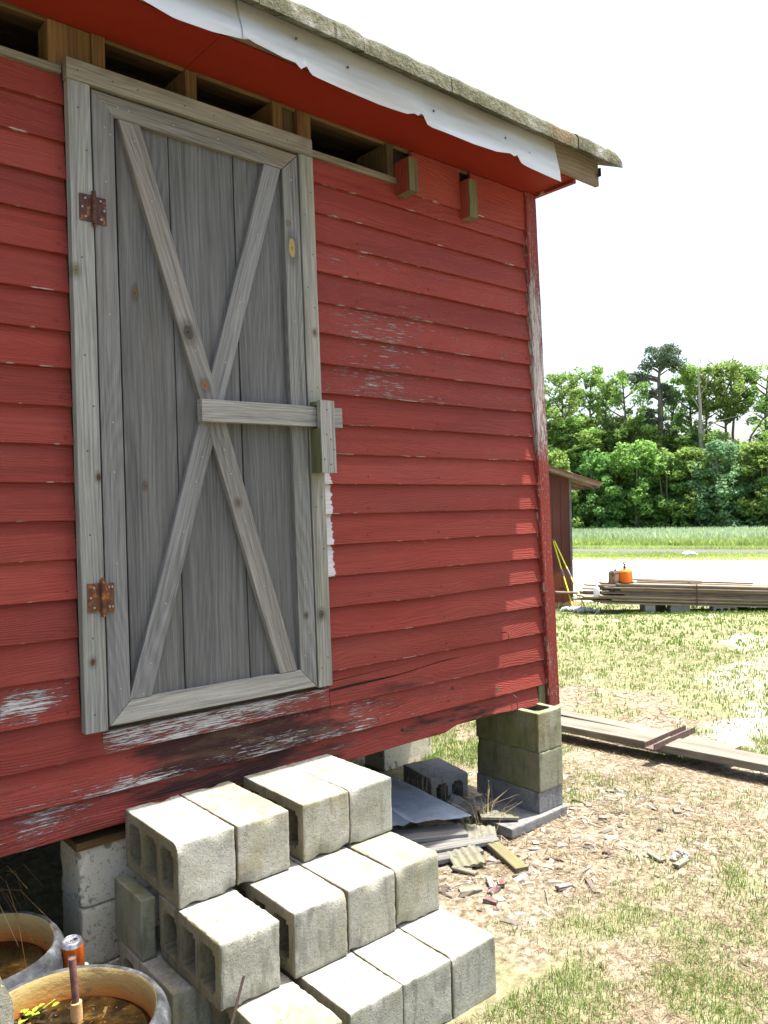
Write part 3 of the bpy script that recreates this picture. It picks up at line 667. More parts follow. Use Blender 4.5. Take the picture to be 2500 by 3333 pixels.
# understory
und = [(62.9, 46.5, 'd', 8.4, 'yellow green bush rising just above the shed roof'), (66.6, 44.0, 'a', 8.6, 'dark bushy tree right of the shed roof tip'),
 (68.4, 41.2, 'b', 9.3, 'bushy tree left of the foot of the tall pine'), (69.9, 38.8, 'a', 8.2, 'dark bushy tree below the foot of the tall pine'),
 (71.2, 36.3, 'b', 8.4, 'mid green bushy tree left of the blue green cedar'), (71.6, 34.1, 'c', 8.9, 'blue green rounded cedar in the lower woodland front'),
 (74.4, 33.4, 'd', 8.6, 'yellow green tree filling the woodland below the sky gap'), (73.4, 30.8, 'b', 8.6, 'mid green bush right of the blue green cedar'),
 (73.2, 28.6, 'a', 8.6, 'dark bush at the right edge of the photo'), (75.6, 29.8, 'd', 10.8, 'bright tree at the right edge above the dark bush')]
for i, (x, y, k, h, lab) in enumerate(und):
    H = {'a': 8.5, 'b': 7.5, 'c': 8.6, 'd': 6.5, 'e': 5.0}[k]
    plant('understory_tree', bushes[k], x, y, lab, 'tree', 'bushy trees along the woodland edge', (1.35 if k in 'cb' else 1.2, h/H), i*2.1)
for i, (s_, t_, k, sc_) in enumerate([(86.5, -12.5, 'A', .72), (86, -10.2, 'E', .70), (87, -8.0, 'B', .74), (86, -6.2, 'A', .66), (87, -4.4, 'E', .70), (86.5, -2.6, 'B', .60), (87.5, -1.2, 'A', .62), (88, 1.6, 'E', .60), (88, 3.2, 'B', .60), (88.5, 4.8, 'A', .52), (87, 11.6, 'B', .66), (86, -14.6, 'B', .7)]):
    x, y = xy_of(s_, t_); plant('mid_height_tree', protos[k], x, y, 'leafy mid height tree filling the woodland between its low edge and its tall crowns', 'tree', 'mid height trees inside the woodland', (1.05, sc_), i*1.3)
for i in range(30):      # low thicket where the crop ends
    t = -13+i*1.12; s = 83.2+.7*math.sin(i*1.9)+2.6*(i % 2); x, y = xy_of(s, t)
    plant('shrub', bushes['ea'[i % 2]], x, y, 'dark green shrub in the thicket where the crop meets the woods', 'shrub', 'shrubs along the foot of the woodland', (.95, .85+.3*((i*7) % 5)/5), i*1.3)
for i in range(22):
    t = -13+i*1.6; x, y = xy_of(89.5+1.5*(i % 3), t)
    plant('shrub', bushes['abd'[i % 3]], x, y, 'green undergrowth tree standing in the second row of the woodland', 'shrub', 'undergrowth in the second row of the woods', (1.2, (1.15+.12*(i % 4))*(.62 if 5. < -13+i*1.6 < 10.5 else 1)), i*.9)
# the tall pine
def pine():
    x, y = 73.9, 41.5; z0 = float(gh(x, y)); e = empty('pine_tree', (x, y, z0), 'tall dark pine with a bare grey trunk and flat rounded crown above the woods', 'tree')
    H = 16.55-z0; r = np.random.default_rng(77); path = [(0, 0, -.2), (.05, .02, H*.3), (-.1, .05, H*.5), (-.02, 0, H*.68), (-.1, .1, H*.8), (.05, 0, H*.93)]
    pts = [tube(path, [.42, .36, .30, .25, .18, .08], 9)]; cents = []; rads = []; ns = []
    v = Vector((T0[0], T0[1], 0)); dd = Vector((D0[0], D0[1], 0))
    # flat topped umbrella crown: across (t), depth, height fraction, radius
    spec = []
    for k in range(44):
        a = r.random()*6.28; q = math.sqrt(r.random()); tt = q*2.15*math.cos(a); d = q*2.0*math.sin(a)
        zt = H*(.975-.10*r.random())-.30*(abs(tt)/2.1)**2.2*3.2
        spec.append((tt+.25, d, zt, .42+.25*r.random(), 90))
    for k in range(15): spec.append((-1.4-1.6*r.random(), r.normal(0, .6), H*(.80+.04*r.random())-.0, .34+.2*r.random(), 70))
    for k in range(12): spec.append((-1.7+1.2*r.random(), r.normal(0, .6), H*(.70+.06*r.random()), .4, 80))
    for k in range(12): spec.append((.3+1.3*r.random(), r.normal(0, .6), H*(.68+.09*r.random()), .42, 90))
    for k in range(9): spec.append((-.5-.9*r.random(), r.normal(0, .4), H*(.56+.08*r.random()), .45, 90))
    for k in range(7): spec.append((.1+1.0*r.random(), r.normal(0, .4), H*(.52+.1*r.random()), .32, 50))
    for i, (tt, d, z, rr, n_) in enumerate(spec):
        c = v*tt+dd*d+Vector((0, 0, z)); cents.append(tuple(c)); rads.append(rr); ns.append(n_)
        if i % 2 == 0:
            b = Vector((0, 0, min(z-.8, H*.9))) if z > H*.85 else Vector((0, 0, z-.5)); pts.append(tube([b, b.lerp(c, .5)+Vector((0, 0, .15)), c], [.085, .055, .02], 5))
    for nm, me_ in (('trunk', py_mesh('pine_trunk', pts, M['barkgrey'])), ('crown', leaf_mesh('pine_crown', cents, rads, ns, .24, M['needle'], .7, r))):
        o = bpy.data.objects.new(nm, me_); COL.objects.link(o); o.parent = e
pine()
def snag():
    x, y = 74.9, 37.78; z0 = float(gh(x, y)); e = empty('dead_tree', (x, y, z0), 'pale dead trunk with bare crooked limbs right of the pine', 'tree'); H = 14.4-z0; v = Vector((T0[0], T0[1], 0))
    def P(t, z): return v*t+Vector((0, 0, z*H))
    o = bpy.data.objects.new('trunk', py_mesh('snag', [tube([P(0, 0), P(.1, .45), P(-.05, .6), P(0, .72), P(-.1, .88), P(.15, 1)], [.34, .27, .22, .15, .08, .03], 8)], M['barkpale'])); COL.objects.link(o); o.parent = e
    for pth, rr in (([P(.1, .56), P(.9, .62), P(2.0, .64), P(3.6, .66)], [.10, .08, .06, .02]), ([P(.1, .48), P(.9, .53), P(2.2, .55)], [.09, .06, .02]), ([P(0, .70), P(-.5, .76), P(-1.0, .80)], [.06, .05, .02]), ([P(-.05, .78), P(.6, .84), P(.8, .92)], [.06, .04, .02]), ([P(.2, .42), P(.9, .46)], [.07, .02])):
        o = bpy.data.objects.new('limb', py_mesh('limb', [tube(pth, rr, 6)], M['barkpale'])); COL.objects.link(o); o.parent = e
snag()
def lean_branch():
    a = Vector((77.6, 32.2, 6.2)); e = empty('dead_branch', (76.5, 34.2, float(gh(76.5, 34.2))), 'long bare branch arching across the sky gap at right', 'branch')
    v = Vector((T0[0], T0[1], 0)); L = -float(gh(76.5, 34.2))
    def P(t, z): return v*t+Vector((0, 0, z+L))
    o = bpy.data.objects.new('limb', py_mesh('arch', [tube([P(-.2, -2.5), P(0, 3), P(.6, 6.4), P(2.2, 8.7), P(4.2, 10.6)], [.16, .14, .10, .07, .03], 6), tube([P(.3, 6.0), P(1.6, 6.9), P(3.0, 7.1)], [.05, .04, .02], 5)], M['barkgrey'])); COL.objects.link(o); o.parent = e
lean_branch()

# ------------------------------------------------------------ boards
LX, LY, TILT = .0173, .0437, -.008
def BW(x, y, z): return (x+LX*z, y+LY*z, z+TILT*x)      # barn space (the barn leans) -> world
ID = lambda x, y, z: (x, y, z)
def board(name, parent, O, U, V_, N_, L, W, T, mat, seg=1, tf=BW, cut0=0., cut1=0., jit=0., prof=None, wdf=None, bare=0., cham=.0015, rnd=None, gco=None, bow=0., tag_=None, bottomf=None):
    """a plank: along U (length L), across V_ (width W), depth N_ (outwards, thickness T). front face at O + .. + N_*T
    cut0/cut1: extra length offset at v=W (mitres). prof: list of (v,n)"""
    O, U, V_, N_ = map(Vector, (O, U, V_, N_)); U.normalize(); V_.normalize(); N_.normalize()
    if prof is None:
        c = min(cham, T*.3, W*.2); prof = [(0, 0), (0, T-c), (c, T), (W-c, T), (W, T-c), (W, 0)]
    rr = rnd if rnd is not None else random.random()
    vs, gc, kc, wd = [], [], [], []; off = (rr*53., rr*31., rr*7.)
    for i in range(seg+1):
        f = i/seg
        for (v, n) in prof:
            u0 = cut0*v/W if W else 0; u1 = L+(cut1*v/W if W else 0); u = u0+(u1-u0)*f
            jv = jn = 0
            if jit: jv = (mnoise.noise((u*3+off[0], v*4, 1.))+.5*mnoise.noise((u*11+off[0], v*9, 4.)))*jit; jn = mnoise.noise((u*2.3+off[1], v*4, 8.))*jit
            if bow: jn += bow*math.sin(math.pi*f)
            vv = v
            if bottomf and v < W*.3: vv = v+bottomf(u)
            P = O+U*u+V_*(vv+jv)+N_*(n+jn); vs.append(tf(*P))
            g = (u+(gco or 0), v, n); kc.append(g); gc.append((g[0]+off[0], g[1]+off[1], g[2]+off[2]) if wdf is None else g)
            wd.append(wdf(u+(gco or 0), v)+(rr,) if wdf else (0, 0, rr))
    m = len(prof); fs_ = []
    for i in range(seg):
        for k in range(m):
            k2 = (k+1) % m; fs_.append((i*m+k, (i+1)*m+k, (i+1)*m+k2, i*m+k2))
    fs_.append(tuple(range(m))); fs_.append(tuple(seg*m+k for k in range(m))[::-1])
    me = bpy.data.meshes.new(name); me.from_pydata(vs, [], fs_); me.materials.append(mat)
    bm = bmesh.new(); bm.from_mesh(me); bmesh.ops.recalc_face_normals(bm, faces=bm.faces); bm.to_mesh(me); bm.free()
    for k, a in (('gc', gc), ('kc', kc), ('wd', wd)):
        at = me.attributes.new(k, 'FLOAT_VECTOR', 'POINT'); at.data.foreach_set('vector', np.array(a, np.float32).ravel())
    if wdf: at = me.attributes.new('bare', 'FLOAT', 'POINT'); at.data.foreach_set('value', np.full(len(vs), bare, np.float32))
    o = link(name, me, parent)
    return o
def boxb(name, parent, p0, p1, mat, axis='x', tf=BW, **kw):
    """axis aligned wooden box between two corners, grain along axis"""
    (x0, y0, z0), (x1, y1, z1) = p0, p1
    if axis == 'x': return board(name, parent, (x0, y1, z0), (1, 0, 0), (0, 0, 1), (0, -1, 0), x1-x0, z1-z0, y1-y0, mat, tf=tf, **kw)
    if axis == 'z': return board(name, parent, (x0, y1, z0), (0, 0, 1), (1, 0, 0), (0, -1, 0), z1-z0, x1-x0, y1-y0, mat, tf=tf, **kw)
    return board(name, parent, (x0, y0, z0), (0, 1, 0), (1, 0, 0), (0, 0, 1), y1-y0, x1-x0, z1-z0, mat, tf=tf, **kw)

barn = empty('barn', (0, 0, -.79), 'old red clapboard barn raised on concrete block piers with a grey plank door', 'barn')
Zc = dict(zip('abcdefghijklmnopqrs', [2.1715, 2.0426, 1.918, 1.7896, 1.6606, 1.5303, 1.4008, 1.2763, 1.1481, 1.0211, .895, .7696, .6414, .5109, .3842, .2568, .1218, -.0154, -.1451])); Zc['t'] = -.255
XL = -4.2; XR = 2.28
def lapprof(h):
    e = .016; return [(0, -.012), (0, 0), (.002, .0012), (h*.5, -.0078), (h+e, -.0185), (h+e, -.0225), (h*.5, -.0195)]
def G1(x, c, s): return math.exp(-((x-c)/s)**2)
def wearf(c, side):
    def f(x, v):
        if side == 'L':
            w_ = {'d': .34, 'e': .16, 'g': .12, 'i': .12, 'j': .12, 'l': .22, 'm': .30, 'n': .22, 'o': .28, 'p': .24}.get(c, .08); d = 0.
            if c == 'q': w_ = .40+.80*G1(x, -.29, .12)*G1(v, .06, .05); d = .25
            if c == 'r': w_ = .38; d = .22
        else:
            w_ = {'a': .08, 'b': .22, 'c': .36, 'd': .46, 'e': .46, 'f': .50, 'g': .44, 'h': .50, 'i': .20, 'j': .18, 'k': .18, 'l': .18, 'm': .28, 'n': .30, 'o': .24, 'p': .22, 'q': .22}.get(c, .2); d = 0.
            if c in 'fgh': w_ += .22*G1(x, 1.25, .30)
            if c in 'nop': w_ += .12*G1(v, .02, .03)
            if c == 'r': w_ = .22; d = .14+.2*G1(x, 1.1, .3)
        if c == 's':
            w_ = .50+.42*G1(x, .62, .30)*G1(v, .03, .05)+.6*G1(x, .05, .15)*G1(v, .01, .03)+.3*G1(x, 1.05, .2); d = .18+.72*G1(x, .40, .36)+.25*G1(x, 1.0, .4)
        if c == 't': w_ = .42+.25*G1(x, -.25, .2); d = .34+.30*G1(x, .45, .5)+.25*G1(x, 1.75, .3)
        return (w_, d)
    return f
def siding(c, x0, x1, side, top=None, bottomf=None, seg=None, bare=0.):
    z0 = Zc[c]; order = 'abcdefghijklmnopqrst'; i = order.index(c)
    z1 = top if top else (Zc[order[i-1]] if i else 2.275)
    h = z1-z0; pr = lapprof(h)
    if top: pr = [(v, n) for v, n in [(0, -.010), (0, 0), (.002, .0012), (h*.5, -.0078), (h, -.0155), (h, -.022)]]
    L = x1-x0
    o = board('siding_board', barn, (x0, 0, z0), (1, 0, 0), (0, 0, 1), (0, -1, 0), L, h+.016, .01, M['red'], seg=seg or max(6, int(L*14)), jit=.0022, prof=pr, wdf=wearf(c, side), bare=bare, gco=x0, bottomf=bottomf)
    return o
rnd_ = random.Random(3)
for c in 'abcdefghijklmnopq': siding(c, XL+rnd_.random()*.0, -.1235-.002*rnd_.random(), 'L')
def pbot(x):   # the sagging bottom edge of one board, split low at its middle
    return -.004*math.sin((x)*4)-.006*G1(x, .25, .15)
for c in 'abcdefghijklmnopq':
    if c == 'a': siding(c, .884, XR, 'R', top=2.276)
    else: siding(c, .882, XR-.002*rnd_.random(), 'R', bare=1. if c in 'klmn' else 0., bottomf=(lambda u: -.005*math.sin(u*3.3)) if c in 'op' else None)
# sill course r: left and under the door one board, its top edge shows below the door
siding('r', XL, -.05, 'L'); 
def sillw(x, v): return (.66+.30*G1(x, .30, .38)+.15*G1(v, .07, .03), .16+.25*G1(x, .45, .3))
board('sill_board', barn, (-.052, 0, Zc['r']), (1, 0, 0), (0, 0, 1), (0, -1, 0), .938, .072, .01, M['red'], seg=24, jit=.002, prof=[(0, -.010), (0, 0), (.002, .0015), (.036, -.003), (.069, -.0045), (.072, -.006), (.074, -.019)], wdf=sillw, gco=-.052)['label'] = 'worn sill board showing grey wood below the door'
# right r board split along its grain
def crackpiece(nm, lo, hi, seg=30):
    vs, fs_, gc, wd = [], [], [], []; x0, x1 = .889, XR; W_ = hi(0)
    for i in range(seg+1):
        f = i/seg; x = x0+(x1-x0)*f; a, b = lo(x), hi(x)
        for k, q in enumerate((0, .5, 1)):
            z = a+(b-a)*q; v = z-Zc['r']; yy = .0155*v/.127-.001*(1-f)
            vs.append(BW(x, yy, z)); vs.append(BW(x, yy+.011, z))
            gc += [(x, v, 0), (x, v, -.01)]; wd += [wearf('r', 'R')(x, v)+(.37,)]*2
    for i in range(seg):
        a = i*6; b = a+6
        fs_ += [(a, b, b+2, a+2), (a+2, b+2, b+4, a+4), (a+1, a+3, b+3, b+1), (a+3, a+5, b+5, b+3), (a, a+1, b+1, b), (a+4, b+4, b+5, a+5)]
    fs_ += [(0, 2, 3, 1), (2, 4, 5, 3)]; e = seg*6; fs_ += [(e, e+1, e+3, e+2), (e+2, e+3, e+5, e+4)]
    me = bpy.data.meshes.new(nm); me.from_pydata(vs, [], fs_); me.materials.append(M['red'])
    for k, a in (('gc', gc), ('wd', wd)):
        at = me.attributes.new(k, 'FLOAT_VECTOR', 'POINT'); at.data.foreach_set('vector', np.array(a, np.float32).ravel())
    at = me.attributes.new('bare', 'FLOAT', 'POINT'); at.data.foreach_set('value', np.zeros(len(vs), np.float32))
    bm = bmesh.new(); bm.from_mesh(me); bmesh.ops.recalc_face_normals(bm, faces=bm.faces); bm.to_mesh(me); bm.free()
    return link(nm, me, barn)
cr1 = lambda x: .034+.052*(x-.889)+.004*math.sin(x*9)
gap1 = lambda x: max(0.0006, .0125*(1-(x-.889)/.85)+.002*math.sin(x*13))
cr2 = lambda x: .075+.045*(x-.889)
gap2 = lambda x: max(0.0004, .0035*(1-(x-.889)/.6))
crackpiece('siding_board', lambda x: Zc['r']+.001*math.sin(x*5), lambda x: min(cr1(x), .13))['label'] = 'lower strip of the split clapboard right of the door'
crackpiece('siding_board', lambda x: min(cr1(x)+gap1(x), .1305), lambda x: min(cr2(x), .134))['label'] = 'middle strip of the split clapboard right of the door'
crackpiece('siding_board', lambda x: min(cr2(x)+gap2(x), .1345), lambda x: .139)['label'] = 'upper strip of the split clapboard right of the door'
siding('s', XL, XR, 'R', seg=80)
def tbot(x):      # broken lower edge towards the corner
    x = x+XL
    if x < 1.50: return .003*math.sin(x*6)
    if x < 1.66: return .032*(x-1.50)/.16+.004*math.sin(x*60)
    if x < 1.80: return .032+.004*math.sin(x*50)
    return .032-.016*(x-1.8)/.3
siding('t', XL, 2.215, 'R', seg=150, bottomf=tbot)
boxb('end_block', barn, (2.222, .004, -.25), (2.272, .03, -.145), M['keeperside'], 'z')
# sheathing behind the boards, side and back walls (plain clapboards), floor, ceiling
boxb('wall_sheathing', barn, (XL, .024, -.24), (2.30, .045, 2.27), M['brown2'], 'x')
for i in range(20):
    z0 = 2.275-.127*(i+1)
    board('siding_board', barn, (2.366, .085, z0), (0, 1, 0), (0, 0, 1), (1, 0, 0), 4.6, .14, .01, M['red'], seg=6, jit=.001, prof=lapprof(.127), wdf=lambda u, v: (.25, 0.), gco=.1)
    board('siding_board', barn, (2.366, 4.7, z0), (-1, 0, 0), (0, 0, 1), (0, 1, 0), 2.366-XL, .14, .01, M['red'], seg=4, prof=lapprof(.127), wdf=lambda u, v: (.2, 0.), gco=0.)
boxb('wall_sheathing', barn, (2.30, .05, -.24), (2.335, 4.66, 2.46), M['brown2'], 'y')
boxb('wall_sheathing', barn, (XL, 4.62, -.24), (2.30, 4.66, 2.46), M['brown2'], 'x')
boxb('wall_sheathing', barn, (XL-.03, .05, -.24), (XL-.002, 4.66, 2.46), M['brown2'], 'y')
boxb('skirt_board', barn, (XL, 4.60, -1.0), (1.7, 4.617, -.245), M['brown2'], 'x')
boxb('skirt_board', barn, (XL-.03, .05, -1.0), (XL-.002, 4.6, -.245), M['brown2'], 'y')
boxb('floor_deck', barn, (XL, .05, -.10), (2.29, 4.6, -.07), M['brown2'], 'x')
for k in range(9): boxb('floor_joist', barn, (XL+.2+k*.78, .05, -.24), (XL+.245+k*.78, 4.58, -.105), M['brown2'], 'y')
boxb('ceiling_deck', barn, (XL, .6, 2.66), (2.29, 4.6, 2.68), M['brown2'], 'x')
# corner post of two boards, the front one badly peeled
def postw(u, v):
    z = u-.26
    return (.22+.70*G1(z, 1.6, .42)*(1.0 if v < .05 else .6)+.22*G1(z, 1.15, .15)-.10*(z < 1.02)+.15*(z < .1), 0.)
board('corner_board', barn, (2.280, .020, -.26), (0, 0, 1), (1, 0, 0), (0, -1, 0), 2.715, .086, .036, M['redpost'], seg=60, jit=.0028, wdf=postw, cham=.005, gco=0.)['label'] = 'red corner board with peeling pale paint'
board('corner_board', barn, (2.340, .0225, -.26), (0, 0, 1), (0, 1, 0), (1, 0, 0), 2.715, .09, .024, M['redpost'], seg=20, jit=.002, wdf=lambda u, v: (.3, 0.), gco=0.)
# ---- open eave: top plate, rafter blocks, soffit
for x0, x1 in ((XL, -.13), (.874, 1.372)): boxb('top_plate', barn, (x0, .000, 2.2775), (x1, .09, 2.305), M['plate'], 'x', jit=.0015, seg=20)
def rblock(x0, x1, y0, y1, z0, z1, mat='brown', nm='rafter_block'): boxb(nm, barn, (x0, y0, z0), (x1, y1, z1), M[mat], 'z')
rblock(-.171, -.026, .004, .10, 2.306, 2.455); rblock(-.0245, .022, -.002, .16, 2.306, 2.455)
rblock(.33, .376, .004, .20, 2.306, 2.455); rblock(.713, .760, .004, .20, 2.306, 2.455); rblock(.762, .832, .03, .08, 2.306, 2.455, 'brown2')
rblock(.834, .902, .004, .09, 2.306, 2.455); rblock(1.324, 1.364, .004, .22, 2.306, 2.455, 'brown2'); rblock(-.60, -.55, .004, .2, 2.306, 2.455)
boxb('plate_beam', barn, (XL, .091, 2.10), (2.29, .15, 2.3045), M['brown2'], 'x')
for k in range(4): board('ceiling_board', barn, (XL, .012+k*.151, 2.466+k*.045), (1, 0, 0), (0, .958, .287), (0, .287, -.958), 2.28-XL, .155, .018, M['brown2'] if k % 2 else M['brown'], seg=4)
# tails that stick out through the frieze
M['tail'] = wood('mossy_rafter_tail_wood', (.24, .20, .10), (.10, .08, .04), green=.4)
rblock(1.376, 1.430, -.085, .03, 2.222, 2.376, 'tail', 'rafter_tail'); rblock(1.799, 1.858, -.055, .03, 2.205, 2.392, 'tail', 'rafter_tail')
for x0, x1, d in ((1.373, 1.3756, .086), (1.7963, 1.7986, .056)):
    board('tail_side', barn, (x0, .03, 2.224 if d > .06 else 2.207), (0, 0, 1), (0, -1, 0), (-1, 0, 0), .148 if d > .06 else .18, d+.02, .0018, M['redtrim'], wdf=lambda u, v: (.15, .0), gco=0)
for x0, x1 in ((1.470, 1.790), (1.868, 2.279)):
    board('frieze_board', barn, (x0, .0135, 2.250), (1, 0, 0), (0, 0, 1), (0, -1, 0), x1-x0, .204, .0155, M['redtrim'], seg=10, jit=.0015, wdf=lambda u, v: (.03, 0.), gco=x0)
boxb('frieze_backing', barn, (1.366, .046, 2.2775), (2.29, .06, 2.455), M['black'], 'x')
# soffit panels, end trim
for x0, x1 in ((XL, .3322), (.3342, 2.352)):
    boxb('soffit_panel', barn, (x0, -.262, 2.4575), (x1, .0035, 2.468), M['soffit'], 'x')
boxb('soffit_end_trim', barn, (2.3535, -.266, 2.442), (2.378, .006, 2.495), M['redtrim'], 'y', wdf=lambda u, v: (.0, .2), gco=0.)
boxb('fascia_board', barn, (XL, -.289, 2.462), (2.548, -.266, 2.612), M['fascia'], 'x', seg=60, jit=.003, gco=-6.598+.0)
def nails(lst, mat, parent, r=.0032):
    pts = []
    for (x, y, z) in lst: pts.append(tube([BW(x, y+.002, z), BW(x, y-.0006, z), BW(x, y-.0015, z)], [r, r, r*.55], 7))
    o = link('nail_heads', py_mesh('nails', pts, mat), parent); o['kind'] = 'stuff'
# ---- white metal flashing with a ragged lower edge
def flashing(x0, x1, prof, yoff, nm):
    xs = np.arange(x0, x1+.001, .0125); rows = 9; vs = []; fs_ = []
    px, pz = zip(*prof)
    for x in xs:
        zb = float(np.interp(x, px, pz)); zt = 2.598
        for j in range(rows):
            f = j/(rows-1); z = zb+(zt-zb)*f
            y = -.2925-yoff-.040*(1-f)**1.3*(1+.12*math.sin(x*3.1))-.004*mnoise.noise((x*5, z*14, 3.))+.010*max(0, .25-f)*4*(.5+.5*math.sin(x*7.))
            vs.append((x, y, z))
    n = len(xs); nv = len(vs); vs2 = [BW(*v) for v in vs]+[BW(v[0], v[1]+.0012, v[2]) for v in vs]
    for i in range(n-1):
        for j in range(rows-1):
            a, b, c, d = i*rows+j, (i+1)*rows+j, (i+1)*rows+j+1, i*rows+j+1; fs_ += [(a, b, c, d), (a+nv, d+nv, c+nv, b+nv)]
        fs_.append((i*rows, i*rows+nv, (i+1)*rows+nv, (i+1)*rows))
    me = py_mesh(nm, [(vs2, fs_)], M['wmetal']); return link(nm, me, barn)
nails([(x, -.314, z) for x, z in ((.62, 2.53), (.86, 2.505), (1.32, 2.475), (1.78, 2.49), (1.95, 2.465), (.10, 2.50))], M['nailrust'], barn, .0055)
pr_ = [(.385, 2.435), (.405, 2.441), (.43, 2.434), (.466, 2.431), (.55, 2.421), (.600, 2.421), (.620, 2.403), (.640, 2.421), (.648, 2.424), (.665, 2.401), (.70, 2.398), (.816, 2.397), (1.0, 2.398), (1.16, 2.411), (1.20, 2.425), (1.225, 2.421), (1.240, 2.440), (1.252, 2.428), (1.27, 2.400), (1.298, 2.394), (1.55, 2.391), (1.70, 2.400), (1.77, 2.414), (1.80, 2.420), (1.832, 2.411), (1.842, 2.432), (1.853, 2.419), (1.875, 2.394), (1.914, 2.389), (2.05, 2.384), (2.178, 2.380)]
flashing(.385, 2.178, pr_, .0, 'flashing_sheet')
flashing(XL, .402, [(XL, 2.40), (-1.2, 2.42), (-.5, 2.405), (-.2, 2.43), (-.1, 2.470), (-.06, 2.462), (-.02, 2.44), (.003, 2.432), (.129, 2.413), (.27, 2.418), (.40, 2.437)], -.004, 'flashing_sheet')
# ---- roof: thick mossy sheets, one object per sheet
edges = [XL-.3, -3.9, -3.4, -2.9, -2.45, -2.0, -1.5, -1.02, -.53, -.05, .43, .90, 1.38, 1.80, 2.27, 2.655]
def roofsheet(x0, x1, k):
    n = max(4, int((x1-x0)/.02)); dz = .004*math.sin(k*5.1); ye = -.368+.004*math.cos(k*3.3)
    for side in (0, 1):
        vs, fs_ = [], []
        ny = [0, .012, .05, .2, .8, 2.72]
        for i in range(n+1):
            x = x0+(x1-x0)*i/n; wv = .0022*math.sin(x*2*math.pi/.155)+.0030*mnoise.noise((x*16, k, 0.)); endr = .028*max(0, (i-(n-3))/3)**2 if k == len(edges)-2 else 0
            for j, d in enumerate(ny):
                yy = ye+d+(.004*mnoise.noise((x*22, 7., k)) if j == 0 else 0); zt = 2.632+dz+.45*(d)+wv-endr-(.018 if j == 0 else (.004 if j == 1 else 0)); zb = 2.556+dz+.45*d+wv*.4
                if side: yy = 4.70-yy
                vs.append(BW(x, yy, zt)); vs.append(BW(x, yy, zb))
        m = len(ny)*2
        for i in range(n):
            for j in range(len(ny)-1):
                a = i*m+2*j; b = a+m; fs_ += [(a, b, b+2, a+2), (a+1, a+3, b+3, b+1)]
            fs_.append((i*m, i*m+1, (i+1)*m+1, (i+1)*m))
        for e in (0, n*m):
            for j in range(len(ny)-1): fs_.append((e+2*j, e+2*j+1, e+2*j+3, e+2*j+2))
        me = py_mesh('roof_sheet', [(vs, fs_)], M['moss']); bm = bmesh.new(); bm.from_mesh(me); bmesh.ops.recalc_face_normals(bm, faces=bm.faces); bm.to_mesh(me); bm.free()
        link('roof_sheet', me, barn)
for k in range(len(edges)-1): roofsheet(edges[k]+.0018, edges[k+1]-.0018, k)
boxb('roof_felt', barn, (2.552, -.300, 2.515), (2.557, -.275, 2.56), M['black'], 'x')
# gable infill triangles
for xx in (XL-.03, 2.31):
    vs = [BW(xx, -.24, 2.612), BW(xx, 4.9, 2.612), BW(xx, 2.35, 3.70), BW(xx+.025, -.24, 2.612), BW(xx+.025, 4.9, 2.612), BW(xx+.025, 2.35, 3.70), ]
    me = bpy.data.meshes.new('gable'); me.from_pydata(vs, [], [(0, 1, 2), (3, 5, 4), (0, 3, 4, 1), (1, 4, 5, 2), (2, 5, 3, 0)]); me.materials.append(M['brown2']); link('gable_wall', me, barn)
boxb('rake_board', barn, (2.312, .01, 2.47), (2.334, 4.65, 2.61), M['brown2'], 'y')

# ---- door and its frame
def zb(name, parent, x0, x1, z0, z1, yf, th, mat, **kw):   # upright piece, front face at yf
    return board(name, parent, (x0, yf+th, z0), (0, 0, 1), (1, 0, 0), (0, -1, 0), z1-z0, x1-x0, th, M[mat], seg=kw.pop('seg', 20), jit=kw.pop('jit', .0012), gco=0., **kw)
zb('trim_board', barn, -.1225, -.0475, .072, 2.250, -.034, .036, 'trimL')['label'] = 'pale grey trim board on the hinge side'
zb('trim_board', barn, .810, .8785, .076, 2.250, -.034, .036, 'trimR')['label'] = 'pale grey trim board on the latch side'
board('header_board', barn, (-.1275, -.004, 2.2515), (1, 0, 0), (0, 0, 1), (0, -1, 0), .999, .070, .038, M['header'], seg=20, jit=.0012, gco=0.)
door = empty('door', (0, 0, 0), None, None); door.parent = barn; door.matrix_parent_inverse = Matrix.Identity(4); door.location = (0, 0, .79)
door['label'] = 'weathered grey plank door with crossed braces'
pl = [-.037, .045, .2455, .5130, .735, .800]
for i in range(5):
    zb('door_plank', door, pl[i]+.0022, pl[i+1]-.0022, .085, 2.238, -.0075-.0012*((i*3) % 2), .020, 'plankK' if i == 1 else 'plank')
Wd = .075
# mitred frame: stiles and rails
board('door_stile', door, (-.041, -.008, .083), (0, 0, 1), (1, 0, 0), (0, -1, 0), 2.158, Wd, .0225, M['greyA'], seg=24, jit=.001, cut0=Wd+.001, cut1=-Wd, gco=0.)
board('door_stile', door, (.728, -.008, .158), (0, 0, 1), (1, 0, 0), (0, -1, 0), 2.006, Wd+.001, .0225, M['greyB'], seg=24, jit=.001, cut0=-Wd, cut1=Wd, gco=0.)
board('door_rail', door, (.0355, -.008, 2.1655), (1, 0, 0), (0, 0, 1), (0, -1, 0), .691, Wd, .023, M['greyC'], seg=14, jit=.001, cut0=-Wd, cut1=Wd, gco=0.)
board('door_rail', door, (-.0395, -.008, .0825), (1, 0, 0), (0, 0, 1), (0, -1, 0), .841, Wd, .023, M['latch'], seg=14, jit=.001, cut0=Wd, cut1=-Wd, gco=0.)
